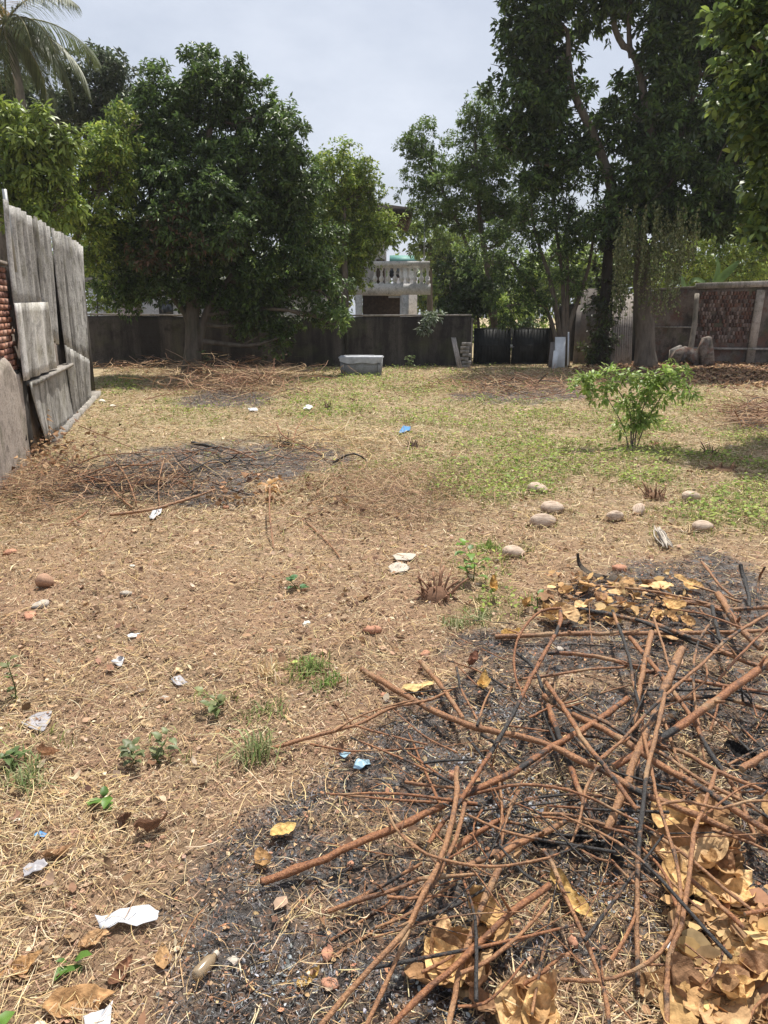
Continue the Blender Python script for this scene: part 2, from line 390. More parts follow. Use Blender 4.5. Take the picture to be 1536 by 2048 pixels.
def clods(q, smin, smax, pal):
    n = len(q); X, Y = q[:, 0], q[:, 1]; s = (smin + (smax - smin) * RNG.random(n) ** 3) * (1 + Y / 20)
    base = np.array([(1, 0, 0), (-1, 0, 0), (0, 1, 0), (0, -1, 0), (0, 0, .7), (0, 0, -.6)], float)
    V = base[None] * (s[:, None, None] * RNG.uniform(0.6, 1.2, (n, 6, 1))) + RNG.normal(0, 0.18, (n, 6, 3)) * s[:, None, None]
    a = RNG.uniform(0, 6.3, n); ca, sa = np.cos(a)[:, None], np.sin(a)[:, None]
    V = np.stack([V[:, :, 0] * ca - V[:, :, 1] * sa, V[:, :, 0] * sa + V[:, :, 1] * ca, V[:, :, 2]], 2)
    V = V + np.stack([X, Y, hgt(X, Y) + s * 0.25], 1)[:, None]
    k = np.arange(n)[:, None] * 6
    F = np.vstack([k + f for f in ([0, 2, 4], [2, 1, 4], [1, 3, 4], [3, 0, 4], [2, 0, 5], [1, 2, 5], [3, 1, 5], [0, 3, 5])])
    return V.reshape(-1, 3), [F], np.repeat(pick(pal, n), 6, 0)
def join(parts):
    Vs, F3, F4, Cs, n = [], [], [], [], 0
    for V, Fs, C in parts:
        for f in Fs: (F4 if f.shape[1] == 4 else F3).append(f + n)
        Vs.append(V); Cs.append(C); n += len(V)
    return np.vstack(Vs), [np.vstack(x) for x in (F3, F4) if x], np.vstack(Cs)
def stuff(name, label, cat, parts, material):
    V, Fs, C = join(parts)
    o = link(name, mesh_np(name, V, Fs, C), M[material]); return tag(o, label, cat, kind='stuff')

TAN = [(.44, .31, .20), (.52, .38, .25), (.37, .245, .16), (.47, .32, .205), (.30, .185, .12), (.22, .13, .085), (.40, .29, .20), (.58, .47, .34), (.34, .20, .135)]
BRN = [(.27, .155, .085), (.20, .115, .07), (.36, .22, .125), (.15, .09, .06), (.42, .28, .16)]
STRAW = [(.58, .43, .22), (.64, .50, .29), (.50, .36, .185), (.43, .30, .165), (.62, .51, .34), (.33, .22, .13)]
nb = lambda x, y: np.clip(1 - burn(x, y) * 0.93, 0, 1)
gp = lambda x, y: nb(x, y) * np.clip(1 - green(x, y) * 0.55, 0.2, 1)
patch = lambda x, y: nb(x, y) * np.clip((fbm(x * 1.6, y * 1.6, 41) - 0.28) * 3, 0.15, 1)
stuff('leaf_litter', 'crumbled tan and brown dry leaf flakes covering the bare soil', 'leaf litter',
      [flakes(scatter(1900, mask=gp), 0.004, 0.026, TAN, 0.7), flakes(scatter(360, mask=patch), 0.015, 0.055, BRN + BRN + TAN, 0.7, 0.02, curl=0.6)], 'litter')
left = lambda x, y: patch(x, y) * np.clip(1.25 - (y - 1.9) * 0.42, 0.30, 1)
stuff('dry_straw', 'bleached golden dry grass straw strewn over the ground', 'straw',
      [fibres(scatter(4400, mask=gp, pw=2.1), 0.008, 0.045, 0.0018, TAN + STRAW + [(.12, .075, .05), (.19, .12, .075), (.62, .50, .33), (.56, .43, .27)]), fibres(scatter(2300, y0=5, mask=lambda x, y: nb(x, y) * np.clip((y - 5.5) / 4, 0, .8), near=5, pw=1.45), 0.014, 0.075, 0.0030, [(.55, .43, .27), (.62, .50, .34), (.48, .37, .23), (.42, .32, .20), (.36, .34, .15), (.45, .31, .21), (.20, .15, .08), (.26, .16, .10), (.17, .15, .06)], .03),
       straws(scatter(2700, mask=left, pw=2.3), 0.03, 0.17, 0.0018, STRAW, 0.03, 0.14), straws(scatter(90, mask=patch), 0.10, 0.30, 0.0022, STRAW, 0.04, 0.3),
       straws(scatter(100, y0=5, mask=lambda x, y: nb(x, y) * 0.8, near=6, pw=0.9), 0.05, 0.20, 0.003, STRAW, 0.04, 0.2)], 'litter')
stuff('soil_crumbs', 'reddish brown crumbs of dry soil and grit', 'soil', [clods(scatter(900, y1=9, mask=lambda x, y: 0.3 + 0.3 * burn(x, y)), 0.002, 0.011, [(.33, .195, .13), (.27, .16, .105), (.38, .24, .165), (.34, .25, .18)])], 'crumb')
bm_ = lambda x, y: np.clip(burn(x, y) * 1.2 - 0.1, 0, 1)
CHAR = [(.014, .013, .013), (.03, .028, .027), (.055, .05, .047), (.09, .08, .073), (.02, .018, .019), (.19, .13, .095), (.12, .11, .105), (.27, .18, .125), (.16, .15, .145)]
GREYASH = [(.30, .305, .32), (.40, .41, .425), (.22, .22, .225), (.16, .155, .15), (.25, .25, .255)]
ashm = lambda x, y: bm_(x, y) * np.clip((fbm(x * 3.1, y * 3.1, 91) - 0.5 + 0.12 * (y > 6)) * 7, 0, 1)
stuff('ash_and_char', 'black char crumbs and flecks of grey white ash on the burnt ground', 'ash',
      [flakes(scatter(3300, mask=bm_), 0.003, 0.017, CHAR, 0.9, 0.012, curl=0.6), straws(scatter(2600, mask=bm_), 0.012, 0.08, 0.0018, CHAR + [(.2, .12, .07)], 0.025, 0.5),
       flakes(scatter(2600, mask=ashm), 0.002, 0.007, GREYASH, 0.9, 0.012), straws(scatter(3000, mask=ashm), 0.006, 0.025, 0.0014, GREYASH, 0.02),
       straws(scatter(200, mask=bm_), 0.03, 0.16, 0.0018, STRAW + [(.35, .17, .09)], 0.04, 0.6), flakes(scatter(700, mask=bm_), 0.004, 0.024, [(.42, .22, .13), (.5, .32, .18), (.3, .16, .1)], 0.6)], 'crumb')
GRN = [(.19, .25, .055), (.25, .31, .07), (.14, .20, .045), (.31, .345, .10), (.37, .36, .14)]
gm = lambda x, y: np.clip((green(x, y) - 0.08) * 1.5, 0, 1) * nb(x, y)
stuff('short_grass', 'patchy short green and yellowing grass across the yard', 'grass',
      [blades(scatter(380, mask=gm, near=7, pw=1.4), 0.02, 0.08, 0.0036, GRN, 4, 0.9), blades(scatter(70, y0=5, mask=lambda x, y: nb(x, y) * 0.7, near=7, pw=1.1), 0.02, 0.07, 0.003, STRAW + [(.3, .28, .10)], 4, 1.1)], 'grass')
weedm = lambda x, y: np.clip((green(x, y) - 0.30) * 2.2, 0, 1) * nb(x, y)
stuff('ground_weeds', 'low broad leaved green weeds creeping between the dry grass', 'weeds',
      [flakes(scatter(750, mask=weedm, near=6, pw=1.1), 0.018, 0.05, [(.22, .30, .055), (.30, .38, .075), (.16, .23, .045), (.38, .44, .11)], 0.6, 0.09, (.4, .8), .2)], 'grass')
# fallen brown leaves lying thick in the shade of the far right tree
shade = lambda x, y: np.clip(1.2 - ((x - 13) / 6.5) ** 2 - ((y - 24) / 6.0) ** 2, 0, 1)
stuff('fallen_leaves', 'dark brown fallen leaves carpeting the shade by the brick wall', 'fallen leaves',
      [flakes(scatter(300, y0=14, y1=30, mask=shade, near=30), 0.04, 0.11, BRN + [(.10, .07, .05)], 0.6, 0.03)], 'litter')
# ------------------------------------------------------------------ wall materials
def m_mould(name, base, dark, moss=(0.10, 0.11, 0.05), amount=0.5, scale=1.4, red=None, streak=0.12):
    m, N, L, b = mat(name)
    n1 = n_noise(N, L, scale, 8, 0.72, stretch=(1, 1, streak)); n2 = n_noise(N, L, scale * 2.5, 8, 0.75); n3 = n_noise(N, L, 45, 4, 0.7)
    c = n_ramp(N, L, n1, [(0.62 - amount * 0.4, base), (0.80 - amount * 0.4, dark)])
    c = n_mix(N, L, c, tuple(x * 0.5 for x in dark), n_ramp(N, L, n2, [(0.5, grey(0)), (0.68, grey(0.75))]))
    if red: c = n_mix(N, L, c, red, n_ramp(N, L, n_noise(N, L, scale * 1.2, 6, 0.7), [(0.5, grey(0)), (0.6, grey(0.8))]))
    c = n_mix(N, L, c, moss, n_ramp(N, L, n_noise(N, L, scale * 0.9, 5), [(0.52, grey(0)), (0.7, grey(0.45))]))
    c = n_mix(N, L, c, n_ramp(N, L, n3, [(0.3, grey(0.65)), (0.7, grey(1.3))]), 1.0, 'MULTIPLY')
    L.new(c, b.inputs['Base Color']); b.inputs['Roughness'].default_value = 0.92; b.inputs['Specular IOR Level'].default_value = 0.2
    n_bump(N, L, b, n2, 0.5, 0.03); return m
def m_plain(name, c, rough=0.7, var=0.25, scale=8, spec=0.3, metal=0.0, bump=0.2):
    m, N, L, b = mat(name); nz = n_noise(N, L, scale, 6, 0.65)
    k = n_ramp(N, L, nz, [(0.3, tuple(x * (1 - var) for x in c)), (0.7, tuple(min(1, x * (1 + var)) for x in c))])
    L.new(k, b.inputs['Base Color']); b.inputs['Roughness'].default_value = rough; b.inputs['Specular IOR Level'].default_value = spec; b.inputs['Metallic'].default_value = metal
    if bump: n_bump(N, L, b, nz, bump, 0.01)
    return m
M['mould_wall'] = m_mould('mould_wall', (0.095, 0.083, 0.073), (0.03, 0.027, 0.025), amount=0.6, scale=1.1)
M['right_wall'] = m_mould('right_wall', (0.20, 0.165, 0.145), (0.06, 0.052, 0.048), amount=0.5, red=(0.15, 0.08, 0.062), streak=0.5)
M['plaster'] = m_mould('plaster', (0.42, 0.36, 0.31), (0.17, 0.145, 0.12), amount=0.25, scale=2.2)
M['sheet'] = m_mould('sheet', (0.46, 0.445, 0.42), (0.14, 0.132, 0.122), moss=(0.15, 0.14, 0.08), amount=0.45, scale=2.4, streak=0.16)
M['sheet_plain'] = m_mould('sheet_plain', (0.36, 0.325, 0.305), (0.18, 0.155, 0.14), moss=(0.24, 0.2, 0.15), amount=0.15, scale=2.0, streak=0.08)
M['sheet_lime'] = m_mould('sheet_lime', (0.66, 0.64, 0.61), (0.16, 0.145, 0.12), moss=(0.20, 0.17, 0.08), amount=0.42, scale=2.2, streak=0.14)
M['brick'] = m_plain('brick', (0.31, 0.155, 0.105), 0.9, 0.4, 14)
M['mortar'] = m_plain('mortar', (0.20, 0.165, 0.14), 0.95, 0.35, 10)
M['white_paint'] = m_mould('white_paint', (0.74, 0.72, 0.72), (0.42, 0.40, 0.38), moss=(0.3, 0.3, 0.26), amount=0.12, scale=1.6)
M['concrete'] = m_mould('concrete', (0.36, 0.33, 0.30), (0.15, 0.135, 0.12), amount=0.35, scale=2.5)
M['black_paint'] = m_plain('black_paint', (0.018, 0.02, 0.021), 0.55, 0.4, 6)
M['dark_wood'] = m_plain('dark_wood', (0.09, 0.06, 0.045), 0.8, 0.4, 9)
M['roof'] = m_plain('roof', (0.06, 0.05, 0.05), 0.85, 0.4, 5)
M['green_roof'] = m_plain('green_roof', (0.10, 0.26, 0.22), 0.6, 0.2, 5)
M['grey_panel'] = m_plain('grey_panel', (0.22, 0.195, 0.185), 0.85, 0.3, 3)
M['tile_white'] = m_plain('tile_white', (0.62, 0.64, 0.67), 0.5, 0.12, 6)
M['tank'] = m_mould('tank', (0.27, 0.28, 0.295), (0.14, 0.145, 0.15), moss=(0.2, 0.2, 0.18), amount=0.25, scale=2.0, streak=0.8)
M['tarp'] = m_plain('tarp', (0.36, 0.375, 0.405), 0.5, 0.3, 5)
M['pink_paint'] = m_plain('pink_paint', (0.62, 0.50, 0.50), 0.8, 0.1, 4)
M['glass'] = m_plain('glass', (0.03, 0.035, 0.04), 0.12, 0.1, 4, 0.6, bump=0)
M['metal'] = m_plain('metal', (0.35, 0.36, 0.36), 0.45, 0.2, 5, 0.5, 0.7)

# ------------------------------------------------------------------ left boundary: brick wall with old cement sheets on it
WA, WB = G(0, 985), G(188, 790)
WD = (WB - WA)[:2]; WLEN = float(np.linalg.norm(WD)); WD = WD / WLEN; WN = np.array([WD[1], -WD[0]])      # normal towards the yard
def wp(s, z, off=0.0): return np.array([WA[0] + WD[0] * s + WN[0] * off, WA[1] + WD[1] * s + WN[1] * off, z])
def wsz(u, v, off=0.0):                                                                                         # photo pixel on the wall's face -> (along, up)
    d = ray(u, v); t = (WA[:2].dot(WN) + off) / d[:2].dot(WN); p = d * t + np.array([0, 0, CH])
    return float((p[:2] - WA[:2]).dot(WD)), float(p[2])
def wbox(mb, s0, s1, z0, z1, o0, o1):
    mb.hexa([wp(s0, z0, o1), wp(s1, z0, o1), wp(s1, z0, o0), wp(s0, z0, o0), wp(s0, z1, o1), wp(s1, z1, o1), wp(s1, z1, o0), wp(s0, z1, o0)])
sA = wsz(30, 940)[0]
t = thing('brick_wall', 'red brick boundary wall with flaking plaster along the left edge', 'wall', tuple(WA))
def pin(o, t):          # keep world coordinates when parented to a thing that stands elsewhere
    o.parent = t; o.matrix_parent_inverse = Matrix.LocRotScale(t.location, t.rotation_euler, None).inverted(); return o
mb = MB(); wbox(mb, -3.5, WLEN + 0.1, -0.2, 2.42, -0.30, -0.045); pin(mb.build('wall_core', M['mortar']), t)
# uneven plaster coat on the foot of the wall
ns, nz = 60, 22; V = []; 
for j in range(nz + 1):
    for i in range(ns + 1):
        s = -3.5 + (sA + 0.9 + 3.5) * i / ns; top = 1.28 + 0.10 * math.sin(s * 2.1) + 0.06 * math.sin(s * 7)
        z = -0.1 + (top + 0.1) * j / nz
        V.append(wp(s, z, 0.012 + 0.03 * float(fbm(np.array(s * 3.0), np.array(z * 3.0), 4)) - (0.06 if j == nz else 0)))
V = np.array(V); ii = np.array([(j * (ns + 1) + i) for j in range(nz) for i in range(ns)])
me = mesh_np('plaster_coat', V, [np.stack([ii, ii + 1, ii + ns + 2, ii + ns + 1], 1)], None, True)
pin(link('plaster_coat', me, M['plaster']), t)
mbk = MB(); mbk.box((-0.105, -0.03, -0.031), (0.105, 0.03, 0.031)); brick_me = [mbk.mesh('brick')]
for k in range(3):
    mk = MB(); e = lambda: random.uniform(-0.007, 0.007)
    mk.hexa([(-.105 + e(), -.03 + e(), -.031 + e()), (.105 + e(), -.03 + e(), -.031 + e()), (.105 + e(), .03, -.031 + e()), (-.105 + e(), .03, -.031 + e()),
             (-.105 + e(), -.03 + e(), .031 + e()), (.105 + e(), -.03 + e(), .031 + e()), (.105 + e(), .03, .031 + e()), (-.105 + e(), .03, .031 + e())]); brick_me.append(mk.mesh('brick'))
brick_mats = [M['brick'], m_plain('brick_dark', (0.20, 0.10, 0.075), 0.92, 0.4, 14), m_plain('brick_pale', (0.37, 0.22, 0.165), 0.9, 0.3, 14)]
nbr = 0
rot = math.atan2(WD[1], WD[0])
for row in range(17):
    z = 1.22 + row * 0.074
    for i in range(-6, 12):
        s = i * 0.225 + (0.11 if row % 2 else 0)
        if s < -0.9 or s > sA + 0.98: continue
        o = bpy.data.objects.new('brick', random.choice(brick_me)); COL.objects.link(o)
        if not o.data.materials: o.data.materials.append(M['brick'])
        o.location = wp(s, z, -0.045 + random.uniform(-0.006, 0.012)); o.rotation_euler = (random.uniform(-.02, .02), 0, rot + random.uniform(-.02, .02))
        o.material_slots[0].link = 'OBJECT'; o.material_slots[0].material = random.choice(brick_mats + [M['brick']])
        pin(o, t)
mb = MB(); wbox(mb, -3.5, sA + 1.0, 2.46, 2.50, -0.33, 0.03); pin(mb.build('coping', M['mortar']), t)
# the cement sheets: each a corrugated panel of its own
def corr(name, corners, off0, off1, pitch=0.40, amp=0.034, mat_='sheet', parent=None, jag=0.0, label=None):
    (sa, za), (sb, zb), (sc, zc), (sd_, zd) = [wsz(*c, o_) for c, o_ in zip(corners, (off0, off0, off1, off1))]        # TL TR BR BL
    w = abs(sb - sa); nu = max(12, int(w / pitch * 12)); nv = 8; V = []
    for layer in (0, 1):
        for j in range(nv + 1):
            f = j / nv
            for i in range(nu + 1):
                g = i / nu
                zt = za + (zb - za) * g + (jag * (vnoise(np.array(g * 9.0), np.array(3.3), 8) - .5) if j == 0 else 0)
                s = (sa + (sb - sa) * g) * (1 - f) + (sd_ + (sc - sd_) * g) * f; z = zt * (1 - f) + (zd + (zc - zd) * g) * f
                V.append(wp(s, z, off0 * (1 - f) + off1 * f + amp * math.sin(2 * math.pi * w * g / pitch) + 0.01 * math.sin(3 * f + sa * 5) - 0.008 * layer))
    V = np.array(V); n1 = (nv + 1) * (nu + 1); Fq = []
    for j in range(nv):
        for i in range(nu):
            a = j * (nu + 1) + i; Fq.append((a, a + nu + 1, a + nu + 2, a + 1)); Fq.append((n1 + a, n1 + a + 1, n1 + a + nu + 2, n1 + a + nu + 1))
    for i in range(nu):
        Fq.append((i, i + 1, n1 + i + 1, n1 + i)); a = nv * (nu + 1) + i; Fq.append((a + 1, a, n1 + a, n1 + a + 1))
    for j in range(nv):
        a = j * (nu + 1); Fq.append((a + nu + 1, a, n1 + a, n1 + a + nu + 1)); a += nu; Fq.append((a, a + nu + 1, n1 + a + nu + 1, n1 + a))
    o = link(name, mesh_np(name, V, [np.array(Fq)], None, False), M[mat_]); pin(o, parent)
    if label: o['label'] = label
    return o
t = thing('sheet_fence', 'tall weathered grey corrugated cement sheets fixed over the left brick wall', 'fence', tuple(wp(sA + 1, 0)))
mb = MB(); wbox(mb, sA + .40, sA + 1.25, -.1, 1.2, -.2, .02); pin(mb.build('pier', M['mould_wall']), t)
corr('sheet', [(7, 400), (72, 441), (94, 612), (28, 609)], 0.06, 0.05, parent=t, jag=0.05)
corr('sheet', [(66, 434), (97, 455), (118, 690), (92, 672)], 0.05, 0.06, parent=t, jag=0.08)
corr('sheet', [(27, 606), (95, 604), (116, 735), (50, 762)], 0.09, 0.09, 0.75, 0.022, 'sheet_lime', parent=t, label='pale sheet with white lime streaks')
corr('sheet', [(103, 457), (140, 476), (160, 728), (129, 690)], 0.06, 0.06, parent=t, jag=0.05)
corr('sheet', [(138, 474), (165, 494), (178, 722), (158, 715)], 0.05, 0.07, parent=t, jag=0.05)
corr('sheet', [(60, 766), (132, 731), (152, 836), (92, 882)], 0.08, 0.08, 0.9, 0.012, parent=t)
corr('sheet', [(128, 690), (178, 720), (184, 797), (150, 834)], 0.09, 0.09, 0.4, 0.02, parent=t)
mb = MB(); s0, z0 = wsz(51, 764); s1, z1 = wsz(132, 729); wbox(mb, s0, s1, z0 - 0.05, z0 + 0.0, -0.04, 0.13); pin(mb.build('ledge', M['concrete']), t)
mb = MB(); s0 = wsz(92, 880)[0]; wbox(mb, s0, WLEN, -0.1, 0.10, -0.04, 0.16); pin(mb.build('kerb', M['concrete']), t)
mb = MB(); s0, z0 = wsz(3, 395); mb.tube([wp(s0 + .05, 2.4, .04), wp(s0 + 0.02, z0 + .1, .04)], 0.03, 8); pin(mb.build('post', M['metal']), t)
mb = MB(); s0 = wsz(112, 640)[0]; s1 = wsz(190, 700)[0]; wbox(mb, s0 - 0.2, WLEN + .05, 2.42, 2.9, -0.2, -0.06); pin(mb.build('wall_head', M['mould_wall']), t)
# the wall turns left at its far end
mb = MB(); e0 = wp(WLEN, 0, -0.05); mb.hexa([(e0[0] - 14, e0[1] + .0, -.1), (e0[0], e0[1], -.1), (e0[0], e0[1] + .25, -.1), (e0[0] - 14, e0[1] + .25, -.1), (e0[0] - 14, e0[1], 2.4), (e0[0], e0[1], 2.4), (e0[0], e0[1] + .25, 2.4), (e0[0] - 14, e0[1] + .25, 2.4)])
o = mb.build('return_wall', M['mould_wall']); pin(o, t)

# ------------------------------------------------------------------ back boundary walls and gate
def wall(name, label, a, b, za, zb, th, material, cat='wall', coping=True, nseg=40, rough=0.03):
    """upright wall between two places with an uneven face and a coping"""
    a = np.asarray(a, float); b = np.asarray(b, float); d = (b - a)[:2]; ln = np.linalg.norm(d); d /= ln; n = np.array([d[1], -d[0]])
    t = thing(name, label, cat, (a[0], a[1], 0)); V = []; nv = 12
    for lay in (0, 1):
        for j in range(nv + 1):
            for i in range(nseg + 1):
                g = i / nseg; z = -0.1 + (za + (zb - za) * g + 0.1) * j / nv + (0.04 * (vnoise(np.array(g * ln * 1.5), np.array(1.0), 2) - .5) if j == nv else 0)
                off = (th / 2 + rough * (fbm(np.array(g * ln * 1.2), np.array(z * 1.2), 6) - .5)) * (1 if lay == 0 else -1)
                p = a[:2] + d * ln * g + n * off; V.append((p[0], p[1], z))
    n1 = (nv + 1) * (nseg + 1); Fq = []
    for j in range(nv):
        for i in range(nseg):
            q = j * (nseg + 1) + i; Fq += [(q, q + 1, q + nseg + 2, q + nseg + 1), (n1 + q + 1, n1 + q, n1 + q + nseg + 1, n1 + q + nseg + 2)]
    for i in range(nseg):
        q = nv * (nseg + 1) + i; Fq.append((q, q + 1, n1 + q + 1, n1 + q))
    for j in range(nv):
        q = j * (nseg + 1); Fq.append((q + nseg + 1, n1 + q + nseg + 1, n1 + q, q)); q += nseg; Fq.append((q, n1 + q, n1 + q + nseg + 1, q + nseg + 1))
    pin(link('wall_face', mesh_np('wall_face', np.array(V), [np.array(Fq)], None, False), M[material]), t)
    if coping:
        mb = MB(); w = th / 2 + 0.04; A = a[:2]; B = b[:2]
        mb.hexa([(*(A + n * w), za + .02), (*(B + n * w), zb + .02), (*(B - n * w), zb + .02), (*(A - n * w), za + .02), (*(A + n * w), za + .08), (*(B + n * w), zb + .08), (*(B - n * w), zb + .08), (*(A - n * w), za + .08)])
        pin(mb.build('coping', M['concrete']), t)
    return t
YB = 27.2
pl = P(150, 627, YB); pr = P(690, 637, YB + .1)
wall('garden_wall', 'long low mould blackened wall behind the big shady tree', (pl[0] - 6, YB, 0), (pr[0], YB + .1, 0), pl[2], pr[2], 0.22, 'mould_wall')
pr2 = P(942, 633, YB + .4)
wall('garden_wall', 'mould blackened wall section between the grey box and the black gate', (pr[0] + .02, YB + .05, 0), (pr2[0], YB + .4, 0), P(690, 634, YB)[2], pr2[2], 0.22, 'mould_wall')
# gate
g0, g1 = P(946, 728, 28.0), P(1096, 728, 28.0); zt = P(1000, 656, 28.0)[2]
t = thing('metal_gate', 'low black double leaf metal gate with vertical ribs', 'gate', (g0[0], 28.0, 0))
gm_ = (g0[0] + g1[0]) / 2
for a, b_ in ((g0[0], gm_ - .01), (gm_ + .01, g1[0])):
    mb = MB(); mb.box((a + .03, 28.0, .06), (b_ - .03, 28.012, zt - .03)); leafo = pin(mb.build('gate_leaf', M['black_paint']), t)
    fr = MB()
    for x in (a, b_ - .05): fr.box((x, 27.97, .04), (x + .05, 28.02, zt))
    fr.box((a + .051, 27.972, zt - .05), (b_ - .051, 28.018, zt - .002)); fr.box((a + .051, 27.972, .045), (b_ - .051, 28.018, .095)); fr.box((a + .051, 27.972, zt * .52), (b_ - .051, 27.999, zt * .52 + .04))
    fr.build('frame', M['black_paint'], leafo)
    k = 0; x = a + .10
    while x < b_ - .10:
        mb = MB(); mb.box((x, 27.985, .10), (x + .03, 27.998, zt - .055)); mb.build('rib', M['black_paint'], leafo); x += .115
mb = MB(); mb.box((gm_ - .05, 27.94, zt * .47), (gm_ + .05, 27.968, zt * .56)); mb.tube([(gm_ - .04, 27.93, zt * .5), (gm_ + .10, 27.93, zt * .5)], .012, 6); pin(mb.build('latch', M['metal']), t)
def pillar(u, w, v, Y, label, material):
    p = P(u, v, Y); t = thing('gate_post', label, 'post', (p[0], Y, 0)); mb = MB(); mb.box((-w / 2, -w / 2, -.1), (w / 2, w / 2, p[2])); mb.build('shaft', M[material], t)
    mb = MB(); mb.box((-w / 2 - .03, -w / 2 - .03, p[2] + .003), (w / 2 + .03, w / 2 + .03, p[2] + .06)); mb.build('cap', M['concrete'], t)
pillar(942, 0.14, 640, 27.9, 'slim gate post at the end of the dark garden wall', 'plaster')
pillar(1104, 0.16, 650, 28.05, 'short gate post behind the leaning white tiles', 'mould_wall')
# right-hand wall
a = P(1120, 584, 30.4); b_ = P(1290, 580, 30.2)
wall('screen_wall', 'dark grey wall behind the leaning boards and ivy covered trunk', (a[0], 30.4, 0), (b_[0], 30.2, 0), a[2] - .5, b_[2] - .3, 0.2, 'mould_wall', coping=False)
a = P(1292, 582, 30.0); b_ = P(1536, 569, 28.6); dd = b_ - a; b2 = a + dd * 1.9
WR = wall('brick_wall', 'tall stained brick wall with patchy plaster at the far right', (a[0], 30.0, 0), (b2[0], b2[1], 0), a[2], a[2] + (b_[2] - a[2]) * 1.9, 0.24, 'right_wall', rough=0.06)
def rw(f, z, off):   # along the right wall
    d = dd[:2] / np.linalg.norm(dd[:2]); n = np.array([d[1], -d[0]]); p = a[:2] + dd[:2] * f + n * off; return np.array([p[0], p[1], z])
def rbar(name, f0, z0, f1, z1, w, th, material, off=0.20, parent=WR):
    p, q = rw(f0, z0, off), rw(f1, z1, off); mb = MB(); dx = np.array([w / 2, 0, 0]); dy = np.array([0, th, 0])
    ax = unit((q - p)[None])[0]; sx = np.cross(ax, [0, -1.0, 0]); sx = sx / np.linalg.norm(sx) * w / 2
    mb.hexa([p - sx, p + sx, p + sx + dy, p - sx + dy, q - sx, q + sx, q + sx + dy, q - sx + dy]); return pin(mb.build(name, M[material]), parent)
rbar('pilaster', 0.93, -.1, 0.95, 2.7, 0.30, 0.08, 'plaster', 0.19)
rbar('beam', 0.42, 2.86, 1.3, 2.95, 0.22, 0.08, 'concrete', 0.21)
rbar('ledge', 0.30, 0.55, 1.2, 0.58, 0.08, 0.1, 'concrete', 0.23)
rbar('ledge', 0.05, 1.35, 0.42, 1.35, 0.05, 0.06, 'concrete', 0.21)
# flaked rows of bare bricks in the wall, the few courses that stand out
old_bricks = [m_plain('old_brick', (0.14, 0.078, 0.06), 0.95, 0.4, 9), m_plain('old_brick_dark', (0.085, 0.058, 0.05), 0.95, 0.4, 9), m_plain('old_brick_pale', (0.21, 0.16, 0.14), 0.95, 0.3, 9)]
for r_ in range(13):
    for i in range(18):
        if random.random() < 0.25: continue
        o = bpy.data.objects.new('brick', random.choice(brick_me)); COL.objects.link(o)
        p = rw(0.46 + i * 0.0255 + (0.0127 if r_ % 2 else 0), 0.85 + r_ * 0.145, 0.108 + random.uniform(-.012, .006)); o.location = p; o.rotation_euler = (0, 0, math.atan2(dd[1], dd[0])); o.scale = (.56, 1.2, 2.1)
        o.material_slots[0].link = 'OBJECT'; o.material_slots[0].material = random.choice(old_bricks); pin(o, WR)
# ------------------------------------------------------------------ white house with the balustrade
Z = lambda zx, zy: (660 + zx / 5.12, 500 + zy / 5.12)
HY = 33.0
def hp(zx, zy): u, v = Z(zx, zy); return P(u, v, HY)
t = thing('white_house', 'white two storey house with a balustraded balcony beyond the dark wall', 'house', (hp(500, 400)[0], HY, 0))
def hbox(name, zx0, zx1, zy0, zy1, y0, y1, material, z0=None, parent=None):
    p = hp(zx0, zy1); q = hp(zx1, zy0); mb = MB(); mb.box((p[0], HY + y0, p[2] if z0 is None else z0), (q[0], HY + y1, q[2])); o = mb.build(name, M[material]); pin(o, parent or t); return o
hbox('handrail', 450, 1022, 115, 172, -.12, .12, 'white_paint')
hbox('rail_moulding', 455, 1015, 172, 186, -.08, .08, 'white_paint')
hbox('balcony_edge', 240, 1030, 345, 458, -.10, .10, 'white_paint')
hbox('overhang', 806, 1030, 346, 398, .10, 3.0, 'white_paint')
hbox('column', 735, 806, 459, 700, -.10, .14, 'white_paint', z0=-.1)
hbox('column', 262, 330, 459, 700, -.10, .14, 'white_paint', z0=-.1)
hbox('door_frame', 716, 734, 462, 700, .02, .14, 'tile_white', z0=-.1)
hbox('lintel_glazing', 600, 715, 470, 490, .1, .13, 'tile_white')
hbox('back_wall', 331, 734, 462, 700, .8, .95, 'dark_wood', z0=-.1)
hbox('balcony_floor', 240, 805, 440, 456, .10, 3.0, 'white_paint')
hbox('upper_wall', 60, 580, -440, 344, 2.2, 2.4, 'white_paint')
wn = hbox('window', 600, 722, 120, 250, 2.12, 2.19, 'glass')
fo = hbox('frame', 592, 730, 250, 262, 2.08, 2.19, 'dark_wood', parent=t); fo.parent = wn; fo.matrix_parent_inverse = Matrix()
hbox('doorway', 470, 560, 60, 344, 2.12, 2.19, 'dark_wood')
# balusters, one lathe shared by all
h = hp(500, 186)[2] - hp(500, 345)[2]
prof = [(.085, 0), (.085, .06), (.05, .10), (.075, .20), (.10, .30), (.085, .40), (.045, .50), (.04, .62), (.055, .66), (.035, .70), (.045, .82), (.07, .88), (.07, 1.0)]
mb = MB(); mb.lathe([(r * 1.15, z * h) for r, z in prof], n=10); bme = mb.mesh('baluster', True); bme.materials.append(M['white_paint'])
for zx in (460, 527, 597, 665, 733, 800, 868, 935, 998):
    o = link('baluster', bme, None); p = hp(zx, 345); o.location = (p[0], HY, p[2]); pin(o, t)
hbox('corner_post', 985, 1022, 300, 345, -.11, .11, 'white_paint')
